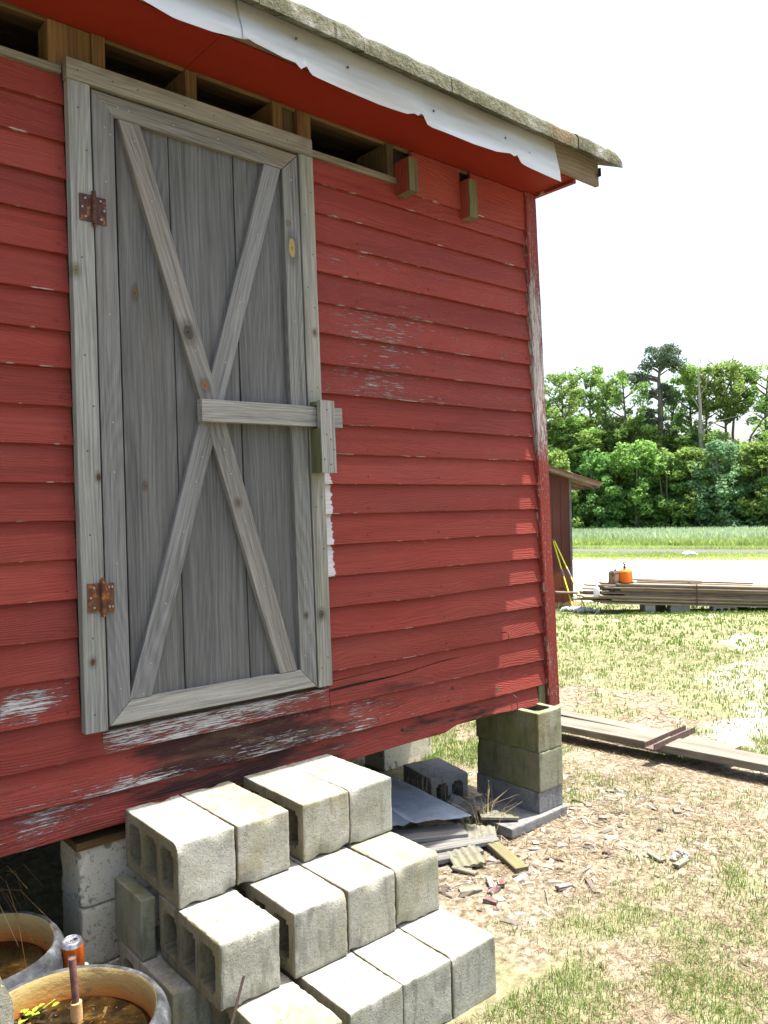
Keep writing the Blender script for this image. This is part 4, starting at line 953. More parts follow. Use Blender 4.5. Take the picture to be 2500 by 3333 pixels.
# braces: each end cut level
def brace(x_top, x_bot, z_t, z_b, wx, yf, th, mat, lab=None):
    d = Vector((x_top-x_bot, 0, z_t-z_b)); V_ = Vector((1, 0, 0))
    U = d.normalized(); Vn = Vector((U.z, 0, -U.x)); wn = wx*abs(U.z); sl_ = U.x/U.z*wn
    # perpendicular width wn; cut so both ends stay horizontal
    o = board('brace', door, (x_bot, yf+th, z_b), U, Vn, (0, -1, 0), d.length, wn, th, M[mat], seg=22, jit=.0011, cut0=sl_, cut1=sl_, gco=0.)
    if lab: o['label'] = lab
brace(.050, .632, 2.1625, .1595, .079, -.033, .024, 'brace', 'long diagonal brace running from top left to bottom right')
zx = 1.20
def b2x(z): return .031+(.643-.031)*(z-.16)/(2.1625-.16)
def b1x(z): return .632+(.050-.632)*(z-.1595)/(2.1625-.1595)
brace(b2x(2.1625), b2x(1.180), 2.1625, 1.180, .077, -.0305, .0215, 'brace2', 'upper half of the crossing brace')
brace(b2x(1.176), b2x(.1600), 1.176, .1600, .077, -.0305, .0215, 'brace2', 'lower half of the crossing brace')
def latch():
    L = board('latch_bar', barn, (.315, -.034, 1.119), (1, 0, .009), (0, 0, 1), (0, -1, 0), .638, .081, .036, M['latch'], seg=12, jit=.001, gco=0.)
    L['label'] = 'pale wooden latch bar sliding behind its keeper'
    k = empty('latch_keeper', (0, 0, .79), None, None); k.parent = barn
    k['label'] = 'wooden keeper that holds the latch bar'
    board('keeper_spacer', k, (.817, -.0345, .938), (0, 0, 1), (1, 0, 0), (0, -1, 0), .176, .060, .045, M['keeperside'], gco=0.)
    board('keeper_spacer', k, (.817, -.0345, 1.2085), (0, 0, 1), (1, 0, 0), (0, -1, 0), .016, .060, .045, M['keeperside'], gco=0.)
    board('keeper_plate', k, (.8185, -.080, .936), (0, 0, 1), (1, 0, 0), (0, -1, 0), .292, .071, .023, M['latch'], seg=10, jit=.001, gco=0.)
    board('keeper_side', k, (.8165, -.035, .937), (0, 0, 1), (0, -1, 0), (-1, 0, 0), .177, .067, .0016, M['keeperside'], gco=0.)
latch()
def hinge(xc, zc, mat, w1, w2, hh):
    h = empty('hinge', (0, 0, .79), None, None); h.parent = barn; h['label'] = 'rusty strap leaf hinge of the door'
    boxb('hinge_leaf', h, (xc-w1, -.0378, zc-hh/2), (xc-.006, -.0350, zc+hh/2), M[mat], 'z', cham=.0004)
    boxb('hinge_leaf', h, (xc+.006, -.0365, zc-hh/2-.002), (xc+w2, -.0335, zc+hh/2-.002), M[mat], 'z', cham=.0004)
    P = [BW(xc, -.0415, zc+(hh/2+.017)*q) for q in (-1, -.93, -.9, -.84, -.82, .82, .84, .9, .93, 1)]
    link('hinge_pin', py_mesh('hinge_pin', [tube(P, [.004, .0075, .0075, .0045, .0075, .0075, .0045, .0075, .0075, .004], 10)], M[mat]), h)
    pts = []
    for sx in (-.5*w1-.004, -.8*w1, .5*w2+.002, .82*w2):
        for q in ((-.34, .34) if abs(sx) < .033 else (0,)):
            c = BW(xc+sx, -.0385, zc+q*hh); d = BW(xc+sx, -.0405, zc+q*hh); pts.append(tube([c, d], [.0042, .0028], 8))
    s = link('screw_heads', py_mesh('screws', pts, M['nail']), h); s['kind'] = 'stuff'
hinge(-.0475, 1.822, 'rust', .048, .044, .092)
hinge(-.0545, .512, 'rust2', .050, .040, .096)
# nails
nl = [(-.09, -.034, z) for z in (2.16, 1.65, 1.32, 1.0, .72, .38, .13)]+[(-.065, -.034, z) for z in (2.02, 1.15, .55)]
nl += [(.86, -.034, z) for z in (2.10, 1.84, 1.62, 1.29, .98, .84, .63, .19)]+[(.83, -.034, z) for z in (2.0, 1.7, 1.27, .8, .35, .15)]
nl += [(x, -.042, 2.285) for x in (-.09, .03, .12, .42, .66, .75, .83, .30)]
nails(nl, M['nailrust'], barn)
nd = [(0., -.0305, z) for z in (2.12, 1.93, 1.47, 1.1, .93, .62, .2)]+[(.02, -.0305, 2.10), (.768, -.0305, 2.13), (.762, -.0305, 1.55), (.77, -.0305, 1.3), (.765, -.0305, .9), (.76, -.0305, .5), (.775, -.0305, .3), (.75, -.0305, .21)]
nd += [(x, -.031, 2.205) for x in (.05, .09, .26, .44, .62, .75)]+[(x, -.031, .118) for x in (.04, .12, .28, .37, .50, .58, .69, .74, .20)]
for z in (2.1, 1.9, 1.62, 1.38, 1.02, .93, .75, .5, .3, .2): nd.append((b1x(z)+.038, -.033, z)); nd.append((b2x(z)+.036, -.0305, z-.03))
nails(nd, M['nail'], door)
nk = [(.85, -.103, 1.19), (.845, -.103, 1.09), (.865, -.103, 1.07), (.88, -.103, 1.03), (.862, -.103, .97), (.83, -.103, .99)]
nails(nk, M['nailrust'], barn, .0035)
ns_ = []
for c in 'abcdefghijklmnopqs':
    for x in (-.155, 1.13, 1.56, 2.245): ns_.append((x+.012*math.sin(ord(c)*7+x), -.0005, Zc[c]+.028+.006*math.sin(ord(c)*3+x)))
nails(ns_, plain('red_painted_nail', (.17, .02, .02), .6), barn, .0036)
# bent nails on the right
link('bent_nail', py_mesh('bent_nail', [tube([BW(1.955, .003, .16), BW(1.955, -.03, .165), BW(1.962, -.035, .15), BW(1.965, -.034, .115)], [.0022]*4, 6)], M['nailrust']), barn)
link('bent_nail', py_mesh('bent_nail', [tube([BW(2.02, .003, -.16), BW(2.02, -.02, -.17), BW(2.02, -.022, -.26)], [.0025]*3, 6)], M['nailrust']), barn)

for (x, z, a, b, mt) in ((1.60, -.062, .010, .0085, 'black'), (1.905, -.118, .012, .017, 'keeperside'), (1.898, -.116, .006, .010, 'black'), (1.28, -.19, .007, .006, 'black'), (1.585, -.205, .018, .004, 'black'), (1.74, -.175, .034, .002, 'black'), (1.66, -.165, .05, .0022, 'black'), (1.80, -.195, .03, .0022, 'black')):
    n_ = 14; yy = .0155*((z-(Zc['s'] if z > -.14 else Zc['t']))/.127); vs = [BW(x+a*math.cos(2*math.pi*i/n_)*(1+.2*math.sin(i*2.)), yy-.0016, z+b*math.sin(2*math.pi*i/n_)) for i in range(n_)]; vs += [BW(x+a*math.cos(2*math.pi*i/n_), yy+.004, z+b*math.sin(2*math.pi*i/n_)) for i in range(n_)]
    link('knot_hole', py_mesh('knot_hole', [(vs, [tuple(range(n_))]+[(i, (i+1) % n_, n_+(i+1) % n_, n_+i) for i in range(n_)])], M[mt], False), barn)
# ------------------------------------------------------------ concrete blocks
def block_mesh(Lx, Ly, Lz, cores=3, core_axis='x', seed=0, r=.007, rough=.0016, mat='block', chip=0.):
    """hollow block; cores run along core_axis. box from 0..L"""
    R = random.Random(seed)
    if core_axis == 'x': A, Bz, Cc = Ly, Lz, Lx        # a = long axis holding the cores, b = other, c = core direction
    elif core_axis == 'z': A, Bz, Cc = (Ly, Lx, Lz) if Ly >= Lx else (Lx, Ly, Lz)
    else: A, Bz, Cc = Lx, Lz, Ly
    ew, web, fl = .032, .026, .034
    def fillin(vals, step_):
        o = []
        vals = sorted(vals)
        for p, q in zip(vals, vals[1:]):
            n = max(1, int(round((q-p)/step_)))
            for k in range(n): o.append(p+(q-p)*k/n)
        return o+[vals[-1]]
    av = {0, A, .004, A-.004, .012, A-.012}; bv = {0, Bz, .004, Bz-.004, .012, Bz-.012}; cv = {0, Cc, .004, Cc-.004, .012, Cc-.012}
    holes = []
    if cores:
        cwid = (A-2*ew-(cores-1)*web)/cores; p = ew
        for k in range(cores): holes.append((p, p+cwid)); av |= {p, p+cwid, p+.012, p+cwid-.012}; p += cwid+web
        bv |= {fl, Bz-fl, fl+.012, Bz-fl-.012}
    av = fillin(av, .018); bv = fillin(bv, .016); cv = fillin(cv, .016)
    na, nb, nc = len(av), len(bv), len(cv)
    def solid(i, j):
        if not (0 <= i < na-1 and 0 <= j < nb-1): return False
        am = (av[i]+av[i+1])/2; bm_ = (bv[j]+bv[j+1])/2
        for (h0, h1) in holes:
            if h0 < am < h1 and fl < bm_ < Bz-fl:
                ca = min(am-h0, h1-am); cb = min(bm_-fl, Bz-fl-bm_)
                if ca < .012 and cb < .012: return True       # clipped corner of the core
                return False
        return True
    idx = {}; vs = []; fs_ = []
    def vid(i, j, k):
        if (i, j, k) not in idx: idx[(i, j, k)] = len(vs); vs.append([av[i], bv[j], cv[k]])
        return idx[(i, j, k)]
    for i in range(na-1):
        for j in range(nb-1):
            if not solid(i, j): continue
            fs_.append((vid(i, j, 0), vid(i, j+1, 0), vid(i+1, j+1, 0), vid(i+1, j, 0)))
            fs_.append((vid(i, j, nc-1), vid(i+1, j, nc-1), vid(i+1, j+1, nc-1), vid(i, j+1, nc-1)))
            for (di, dj) in ((-1, 0), (1, 0), (0, -1), (0, 1)):
                if solid(i+di, j+dj): continue
                if di: e = [(i+(di > 0), j), (i+(di > 0), j+1)]
                else: e = [(i, j+(dj > 0)), (i+1, j+(dj > 0))]
                ks = range(nc-1)
                for k in ks: fs_.append((vid(*e[0], k), vid(*e[1], k), vid(*e[1], k+1), vid(*e[0], k+1)))
    out = []; sd = seed*3.7
    chips_ = [(R.choice((0, A)), R.choice((0, Bz)), R.random()*Cc, .012+.016*R.random()) for _ in range(int(chip))]
    for v in vs:
        p = Vector(v); rr = max(.0012, r*(.50+.9*abs(mnoise.noise((p.x*31+sd, p.y*31, p.z*31)))+.6*mnoise.noise((p.x*80+sd, p.y*80, p.z*80))))
        c = Vector((min(max(p.x, rr), A-rr), min(max(p.y, rr), Bz-rr), min(max(p.z, rr), Cc-rr)))
        d = p-c
        if d.length > rr: p = c+d.normalized()*rr
        nv = Vector((mnoise.noise((p.x*38+sd, p.y*38, p.z*38)), mnoise.noise((p.x*38, p.y*38+sd+9, p.z*38)), mnoise.noise((p.x*38, p.y*38, p.z*38+sd+5))))
        p = p+nv*rough
        for (ca, cb, cc_, cr) in chips_:
            q = Vector((p.x-ca, p.y-cb, (p.z-cc_)*.6))
            if q.length < cr: 
                dirn = Vector(((A/2-ca), (Bz/2-cb), 0)).normalized(); p = p+dirn*(cr-q.length)*.55
        a, b, c_ = p
        if core_axis == 'x': out.append((c_, a, b))
        elif core_axis == 'z': out.append((b, a, c_) if Ly >= Lx else (a, b, c_))
        else: out.append((a, c_, b))
    me = bpy.data.meshes.new('concrete_block'); me.from_pydata(out, [], fs_); me.materials.append(M[mat])
    bm = bmesh.new(); bm.from_mesh(me); bmesh.ops.recalc_face_normals(bm, faces=bm.faces); bm.to_mesh(me); bm.free()
    at = me.attributes.new('gc', 'FLOAT_VECTOR', 'POINT'); o_ = seed*1.37
    at.data.foreach_set('vector', (np.array(out, np.float32)+np.float32(o_)).ravel())
    me.polygons.foreach_set('use_smooth', [True]*len(me.polygons)); me.set_sharp_from_angle(angle=rad(50)); me.update()
    return me
def shaded_mossy_side(me, mat):  # paints shade and algae on faces away from the sun and core walls
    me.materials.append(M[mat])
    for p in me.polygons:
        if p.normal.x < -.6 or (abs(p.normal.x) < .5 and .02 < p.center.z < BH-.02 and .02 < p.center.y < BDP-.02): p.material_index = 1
def put_block(x, y, z, me, label, group=None, rz=0., name='concrete_block', rx=0., ry=0.):
    o = bpy.data.objects.new(name, me); COL.objects.link(o); o.location = (x, y, z); o.rotation_euler = (rx, ry, rz)
    return tag(o, label, 'concrete block', group)
BWD, BDP, BH = .1945, .394, .1945
GS = 'hollow concrete blocks stacked as door steps'
zA, zB, zC, zD = -.2033, -.4022, -.5997, -.7950
st = [('top', 0, .002, -.4223, 'block', 'sunlit hollow block at the left end of the top step, its cores facing the tubs'),
 ('top', 1, .204, -.424, 'block2', 'second hollow block from the left on the top step'),
 ('top', 2, .4545, -.4205, 'block2', 'third block from the left on the top step, right of the wide gap'),
 ('top', 3, .6525, -.423, 'block', 'rightmost block of the top step'),
 ('mid', 0, .002, -.6706, 'block', 'left block of the middle step with a broken rounded upper edge'),
 ('mid', 1, .2445, -.6725, 'block', 'second block from the left on the middle step'),
 ('mid', 2, .4475, -.6700, 'block', 'third block from the left on the middle step'),
 ('mid', 3, .6507, -.6660, 'block2', 'rightmost block of the middle step with mortar crust on its front'),
 ('low', 0, .046, -.9065, 'block2', 'left block of the bottom step, cut by the lower edge of the photo'),
 ('low', 1, .2675, -.9042, 'block', 'second block from the left on the bottom step'),
 ('low', 2, .4640, -.9020, 'block', 'third block from the left on the bottom step'),
 ('low', 3, .6645, -.9055, 'block', 'rightmost block of the bottom step, nearest the lawn')]
for i, (row, k, x, y, mt, lab) in enumerate(st):
    top = {'top': zA, 'mid': zB, 'low': zC}[row]
    r = .012 if (row, k) in (('mid', 0), ('low', 0), ('mid', 3)) else .0065
    me = block_mesh(BWD, BDP, BH, 3, 'x', seed=i+1, r=r, rough=.0011, mat=mt, chip=7 if (row, k) in (('mid', 0), ('mid', 3), ('top', 0)) else 3)
    shaded_mossy_side(me, 'blockshade')
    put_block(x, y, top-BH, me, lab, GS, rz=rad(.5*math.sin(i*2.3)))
hid = block_mesh(BWD, BDP, BH, 3, 'x', seed=31, mat='block2')
for k in range(4):
    put_block(.0+.2*k+(-.055 if k == 0 else .04), -.485, zC-BH, hid, 'mossy hollow block at ground level under the left end of the steps, behind the tub' if k == 0 else 'block in the hidden rear row that carries the steps', GS if k == 0 else 'blocks in the rear of the steps')
    if k: put_block(.04+.2*k, -.262, zB-BH, hid, 'block in the hidden rear row that carries the steps', 'blocks in the rear of the steps')
slab = block_mesh(.047, .215, .192, 0, 'x', seed=41, r=.006, mat='pier')
put_block(-.053, -.272, zC+.001, slab, 'thin mossy concrete cap standing on edge beside the steps', None, name='cap_block')
# corner pier
GP = 'blocks of the pier under the barn corner'
pm = block_mesh(.184, .418, .195, 2, 'z', seed=51, r=.006, mat='pier')
put_block(2.0356, -.1422, -.4445, pm, 'topmost block of the corner pier, its hollow core open beside the post', GP)
put_block(2.0376, -.1430, -.6401, block_mesh(.184, .418, .195, 2, 'z', seed=52, r=.007, mat='pier', chip=2), 'mossy middle block of the corner pier', GP)
put_block(2.0340, -.1405, -.7420, block_mesh(.184, .418, .1015, 0, 'z', seed=53, r=.003, rough=.0006, mat='cap'), 'thin clean grey solid block at the base of the corner pier', GP)
for o_ in [q for q in COL.objects if q.get('group') == GP and abs(q.location.x-2.034) > .001]: shaded_mossy_side(o_.data, 'piershade')
o = put_block(1.800, -.165, -.790, block_mesh(.42, .40, .047, 0, 'z', seed=54, r=.004, mat='paver'), 'flat pale paver lying under the corner pier', None, name='paver')
tag(o, None, 'paver')
# deeper piers
GQ = 'blocks of the pier in the middle of the crawl space'
mp = block_mesh(.39, .19, .19, 2, 'z', seed=55, mat='whiteblock')
for k in range(3): put_block(2.02, 1.02, -.815+.191*k, mp, ['lowest', 'middle', 'top'][k]+' pale block of the inner pier seen through the gap under the wall', GQ)
o = put_block(1.845, .430, -.86, block_mesh(.235, .30, .192, 2, 'y', seed=56, r=.008, mat='darkblock'), 'dirty grey block lying loose under the barn behind the steps', None, rz=rad(-12))
# whitewashed pier left of the steps
GW = 'blocks of the whitewashed pier left of the steps'
wm_ = block_mesh(.39, .20, .205, 0, 'z', seed=57, r=.014, mat='whiteblock')
put_block(-.124, .05, -.945, wm_, 'lowest whitewashed block of the left pier, mostly behind the tub', GW)
put_block(-.122, .052, -.7385, block_mesh(.39, .20, .2045, 0, 'z', seed=58, r=.014, mat='whiteblock'), 'lower whitewashed pier block behind the soda can', GW)
put_block(-.126, .048, -.5325, block_mesh(.39, .20, .205, 0, 'z', seed=59, r=.016, mat='whiteblock', chip=3), 'top whitewashed pier block with a broken upper corner', GW)
b_ = boxb('pier_shim', None, (-.14, .03, -.327), (.20, .24, -.300), M['brown'], 'x', tf=ID); tag(b_, 'rotten orange brown wood shim on top of the whitewashed pier', 'shim')
# broken slab at the lower left
def poly_prism(name, pts, y0, y1, mat, seed=0):
    n = len(pts); vs = [(x, y0, z) for x, z in pts]+[(x, y1, z) for x, z in pts]
    fs_ = [tuple(range(n)), tuple(range(2*n-1, n-1, -1))]+[(i, (i+1) % n, n+(i+1) % n, n+i) for i in range(n)]
    me = bpy.data.meshes.new(name); me.from_pydata(vs, [], fs_); bm = bmesh.new(); bm.from_mesh(me)
    bmesh.ops.recalc_face_normals(bm, faces=bm.faces); bmesh.ops.bevel(bm, geom=bm.edges[:], offset=.005, segments=2, affect='EDGES'); bm.to_mesh(me); bm.free(); me.materials.append(mat)
    at = me.attributes.new('gc', 'FLOAT_VECTOR', 'POINT'); at.data.foreach_set('vector', np.array([v.co[:] for v in me.vertices], np.float32).ravel())
    return me
bs = link('broken_slab', poly_prism('broken_slab', [(-1.0, -.80), (-.585, -.80), (-.596, -.19), (-.612, -.15), (-.655, -.03), (-.70, .05), (-1.0, .12)], -.92, -.80, M['block2'])); tag(bs, 'broken grey concrete slab standing at the lower left corner of the photo', 'slab')

# ------------------------------------------------------------ tubs of rain water
def revolve(prof, seg=64, wob=0., seed=0.):
    vs, fs_ = [], []; m = len(prof)
    for i in range(seg):
        a = 2*math.pi*i/seg; w_ = 1+wob*math.sin(2*a+seed)+wob*.5*math.sin(5*a+seed*2)
        for r, z in prof: vs.append((r*w_*math.cos(a), r*w_*math.sin(a), z))
    for i in range(seg):
        i2 = (i+1) % seg
        for k in range(m-1): fs_.append((i*m+k, i2*m+k, i2*m+k+1, i*m+k+1))
    return vs, fs_
def tub(cx, cy, z0, zr, R, label, wlabel, seed, wl):
    t = empty('tub', (cx, cy, z0), label, 'tub'); H = zr-z0
    outer = [(R*.80, 0), (R*.90, .02), (R*1.03, H*.35), (R*1.10, H*.6), (R*1.15, H*.74), (R*1.155, H*.84), (R*1.12, H*.93), (R*1.075, H*.985), (R*1.045, H+.003), (R*1.015, H+.003), (R*1.003, H+.0005)]
    inner = [(R*1.003, H+.0005), (R*.99, H-.006), (R*.975, H-.03), (R*.95, H*.72), (R*.90, H*.45), (R*.78, .05), (R*.4, .035), (.001, .035)]
    a = py_mesh('tub_shell', [revolve(outer, 72, .012, seed)], M['rubber']); b = py_mesh('tub_lining', [revolve(inner, 72, .012, seed)], M['tubin'])
    for nm, me_ in (('shell', a), ('lining', b)):
        o = bpy.data.objects.new(nm, me_); COL.objects.link(o); o.parent = t
    vs, fs_ = revolve([(.0005, 0), (R*.5, 0), (R*.945, 0)], 48, .012, seed)
    wo = bpy.data.objects.new('tub_water', py_mesh('tub_water', [(vs, fs_)], M['water'])); COL.objects.link(wo); wo.location = (cx, cy, wl); tag(wo, wlabel, 'water', kind='stuff')
    return t
tub(-.390, -.560, -.80, -.492, .232, 'black rubber tub with a tan stained lining in front of the soda can', 'brown rain water with floating debris in the front tub', 1., -.565)
tub(-.478, -.050, -.80, -.492, .222, 'black rubber tub half under the barn at the left edge of the photo', 'dark rain water in the tub under the barn', 2.6, -.575)
def disc_debris(cx, cy, z, R, n, seed):
    r = np.random.default_rng(seed); a = r.random(n)*6.28; q = np.sqrt(r.random(n))*R; return cx+np.cos(a)*q, cy+np.sin(a)*q, np.full(n, z)
x, y, z = disc_debris(-.39, -.56, -.5655, .205, 240, 4)
tag(link('floating_debris', scatter_chunks('floating_debris', x, y, z, .003+.010*rng.random(240)**2, leafmat('wet_bark_crumbs', (.02, .012, .006), (.14, .08, .03), .0, .5), rng.random(240)**3, flat=.12, lng=3.2)), 'bits of bark and leaf floating on the brown water of the front tub', 'debris', kind='stuff')
# soda can
def soda():
    c = empty('soda_can', (-.232, -.182, -.612), 'orange soda can with an open silver lid standing behind the front tub', 'can'); c.rotation_euler = (rad(2), rad(-3), .4)
    R = .033
    def add(nm, prof, mat, seg=32):
        o = bpy.data.objects.new(nm, py_mesh(nm, [revolve(prof, seg)], mat)); COL.objects.link(o); o.parent = c; return o
    add('can_body', [(.001, .004), (.024, .0), (.026, .003), (R, .012), (R, .102), (R*.97, .107)], M['can'])
    add('can_lid', [(R*.97, .107), (.0285, .116), (.0275, .1195), (.0262, .1205), (.0250, .1195), (.0242, .1145), (.012, .1150), (.001, .1150)], M['alu'])
    o = bpy.data.objects.new('mouth_opening', py_mesh('mouth', [revolve([(.001, 0), (.0085, 0), (.0086, -.0006)], 20)], M['blackpl'])); COL.objects.link(o); o.parent = c; o.location = (.012, .001, .1156); o.scale = (1, .78, 1)
    o = bpy.data.objects.new('pull_tab', py_mesh('tab', [revolve([(.004, 0), (.004, .001), (.0068, .001), (.0068, 0), (.004, 0)], 18)], M['alu'])); COL.objects.link(o); o.parent = c; o.location = (-.005, .0, .1165); o.scale = (1.5, 1, 1); o.rotation_euler = (0, rad(-8), 0)
    # pale printed panel on the side towards the camera
    seg = []; vs = []; fs_ = []
    for i in range(7):
        a = rad(205+i*7); 
        for zz in (.058, .090): vs.append((R*1.012*math.cos(a), R*1.012*math.sin(a), zz))
    for i in range(6): fs_.append((2*i, 2*i+2, 2*i+3, 2*i+1))
    o = bpy.data.objects.new('printed_panel', py_mesh('panel', [(vs, fs_)], plain('grey_print', (.35, .36, .34), .5))); COL.objects.link(o); o.parent = c
    b = block_mesh(.13, .13, .178, 0, 'z', seed=71, mat='darkblock'); put_block(-.297, -.247, -.791, b, 'dark half block under the soda can, hidden behind the front tub', None)
soda()
p_ = empty('standing_pipe', (-.322, -.462, -.80), 'rusty brown pipe standing in the front tub inside a tan sleeve', 'pipe')
link('pipe', py_mesh('pipe', [tube([(-.318, -.470, -.76), (-.322, -.463, -.50), (-.3255, -.456, -.402)], [.0095, .0095, .0095], 14)], M['pipe']), p_)
link('sleeve', py_mesh('sleeve', [tube([(-.317, -.472, -.77), (-.3212, -.4640, -.518)], [.0155, .0155], 16)], M['sleeve']), p_)
def sprig():
    parts_ = []; r = random.Random(5); c0 = Vector((-.400, -.372, -.560)); L = empty('leaf_sprig', tuple(c0), 'sprig of small bright green leaves floating in the front tub', 'leaves')
    for i in range(10):
        a = r.random()*6.28; d = Vector((math.cos(a), math.sin(a), 0)); b = c0+Vector((r.uniform(-.03, .05), r.uniform(-.03, .03), .004+.006*r.random())); n = Vector((-d.y, d.x, 0)); l = .016+.01*r.random(); w_ = l*.28
        vs = [b, b+d*l*.3+n*w_+Vector((0, 0, .003)), b+d*l*.75+n*w_*.8+Vector((0, 0, .005)), b+d*l+Vector((0, 0, .003)), b+d*l*.75-n*w_*.8+Vector((0, 0, .004)), b+d*l*.3-n*w_+Vector((0, 0, .002))]
        link('leaf', py_mesh('leaf', [([tuple(v) for v in vs], [(0, 1, 2, 3, 4, 5)])], M['leafy']), L)
    link('stem', py_mesh('stem', [tube([c0+Vector((-.04, -.02, .004)), c0, c0+Vector((.06, .02, .006))], [.0012]*3, 5)], M['leafy']), L)
sprig()
ro = link('steel_rod', py_mesh('rod', [tube([(-.112, -1.0, -.296), (-.150, -1.0, -.40), (-.285, -1.0, -.82)], [.0032, .0034, .0034], 8)], M['rustiron'])); tag(ro, 'thin rusty rod stuck in the ground in front of the steps', 'rod')
# dead root tangle at the left under the barn
pts = []; r = random.Random(9)
for i in range(26):
    a = Vector((-.40+r.uniform(-.05, .05), .10+r.uniform(-.05, .05), -.36+r.uniform(-.03, .03))); d = Vector((r.uniform(-1, .7), r.uniform(-.6, .6), r.uniform(-.9, .6))).normalized(); l = r.uniform(.10, .26)
    pts.append(tube([a, a+d*l*.5+Vector((0, 0, .03)), a+d*l+Vector((0, 0, -.05))], [.0010, .0007, .0004], 4))
rt = link('dead_roots', py_mesh('roots', pts, M['brown'])); tag(rt, 'tangle of thin dead roots hanging under the barn at left', 'roots', kind='stuff')

# ------------------------------------------------------------ junk by the pier
def sheet_tin():
    c = [(1.665, -.035, -.682), (1.69, .62, -.640), (1.10, .95, -.62), (1.02, .28, -.67)]
    n = 26; vs = []; fs_ = []; A0, A1, A2, A3 = map(Vector, c)
    for i in range(n+1):
        for j in range(n+1):
            f, g = i/n, j/n; p = (A0.lerp(A3, f)).lerp(A1.lerp(A2, f), g)
            rdg = max(0, 1-abs(f-.42)/.025)*.014+max(0, 1-abs(f-.02)/.03)*.010
            p.z += rdg+.010*mnoise.noise((p.x*5, p.y*5, 1.))+(.012*mnoise.noise((f*14, 0, 2.)) if j == 0 else 0); p.y += .02*mnoise.noise((f*11, 3., 2.)) if j == 0 else 0
            vs.append(tuple(p))
    for i in range(n):
        for j in range(n): a = i*(n+1)+j; fs_.append((a, a+1, a+n+2, a+n+1))
    nv = len(vs); vs2 = vs+[(x, y, z-.0012) for x, y, z in vs]; fs2 = fs_+[tuple(q+nv for q in reversed(f)) for f in fs_]
    o = link('tin_sheet', py_mesh('tin_sheet', [(vs2, fs2)], M['tin'])); tag(o, 'blue grey sheet of galvanised roofing tin lying under the barn right of the steps', 'metal sheet')
sheet_tin()
def loose(name, a, b, w_, t, mat, label, cat='board', tf=ID, group=None, lift=0.):
    a = Vector(a); b = Vector(b); U = (b-a); L = U.length; U.normalize(); V_ = U.cross(Vector((0, 0, 1))).normalized(); N_ = V_.cross(U)
    o = board(name, None, a, U, V_, N_, L, w_, t, M[mat], seg=10, tf=ID, jit=min(.004, w_*.06), cham=.003)
    return tag(o, label, cat, group)
loose('scrap_board', (1.755, -.02, -.784), (1.600, -.425, -.790), .062, .022, 'debriswood', 'mossy narrow board lying on the soil below the corner pier')
loose('scrap_board', (1.30, .06, -.765), (1.725, -.10, -.775), .085, .02, 'greyscrap', 'dark grey rotten board under the tin sheet, nearest the steps')
loose('scrap_board', (1.28, -.02, -.785), (1.60, -.12, -.788), .07, .02, 'greyscrap', 'short rotten board with a ragged end below the tin sheet')
loose('scrap_board', (1.36, .19, -.745), (1.66, .04, -.755), .12, .02, 'greyscrap', 'dark wide board tucked deep under the tin sheet')
# ribbed tile fragment
def tile():
    vs, fs_ = [], []; n = 24; m = 8
    for i in range(n+1):
        for j in range(m+1):
            f, g = i/n, j/m; vs.append((-.07+.14*f, -.09+.18*g+.012*mnoise.noise((f*5, 0, 1.))*(j in (0, m)), .010+.0035*math.sin(f*math.pi*8)))
    for i in range(n):
        for j in range(m): a = i*(m+1)+j; fs_.append((a, a+m+1, a+m+2, a+1))
    nv = len(vs); vs += [(x, y, z-.012) for x, y, z in vs]; fs_ += [tuple(q+nv for q in reversed(f)) for f in fs_]
    rim = [i*(m+1) for i in range(n+1)]+[n*(m+1)+j for j in range(1, m+1)]+[i*(m+1)+m for i in range(n-1, -1, -1)]+[j for j in range(m-1, 0, -1)]
    for p, q in zip(rim, rim[1:]+rim[:1]): fs_.append((p, q, q+nv, p+nv))
    me = py_mesh('tile', [(vs, fs_)], M['tile']); bm = bmesh.new(); bm.from_mesh(me); bmesh.ops.recalc_face_normals(bm, faces=bm.faces); bm.to_mesh(me); bm.free()
    at = me.attributes.new('gc', 'FLOAT_VECTOR', 'POINT'); at.data.foreach_set('vector', np.array([v.co[:] for v in me.vertices], np.float32).ravel())
    return me
tm = tile()
for i, (x, y, z, rz, ry, lab) in enumerate(((1.685, -.075, -.765, -.75, .06, 'ribbed grey tile fragment beside the dry weed'), (1.48, -.165, -.775, -.5, -.08, 'ribbed grey tile fragment half under the rotten boards'), (1.86, -.02, -.735, .9, .1, 'ribbed tile fragment tilted on the edge of the paver'))):
    o = bpy.data.objects.new('roof_tile', tm); COL.objects.link(o); o.location = (x, y, z); o.rotation_euler = (rad(3), ry, rz); tag(o, lab, 'tile', 'broken ribbed tiles')
def rock(x, y, z, s, label, mat, seed, name='rock'):
    bm = bmesh.new(); bmesh.ops.create_icosphere(bm, subdivisions=3, radius=1)
    for v in bm.verts:
        n_ = 1+.35*mnoise.noise(v.co*1.3+Vector((seed, 0, 0)))+.12*mnoise.noise(v.co*4+Vector((seed, 0, 0))); v.co = Vector((v.co.x*s[0], v.co.y*s[1], v.co.z*s[2]))*n_
    me = bpy.data.meshes.new('rock'); bm.to_mesh(me); bm.free(); me.materials.append(mat)
    at = me.attributes.new('gc', 'FLOAT_VECTOR', 'POINT'); at.data.foreach_set('vector', (np.array([v.co[:] for v in me.vertices], np.float32)+seed).ravel())
    o = bpy.data.objects.new(name, me); COL.objects.link(o); o.location = (x, y, z); o.rotation_euler[2] = seed; return tag(o, label, 'rock')
rock(1.845, .27, -.755, (.05, .045, .05), 'rough pale lump of mortar between the dirty block and the paver', M['paver'], 3., 'mortar_lump')
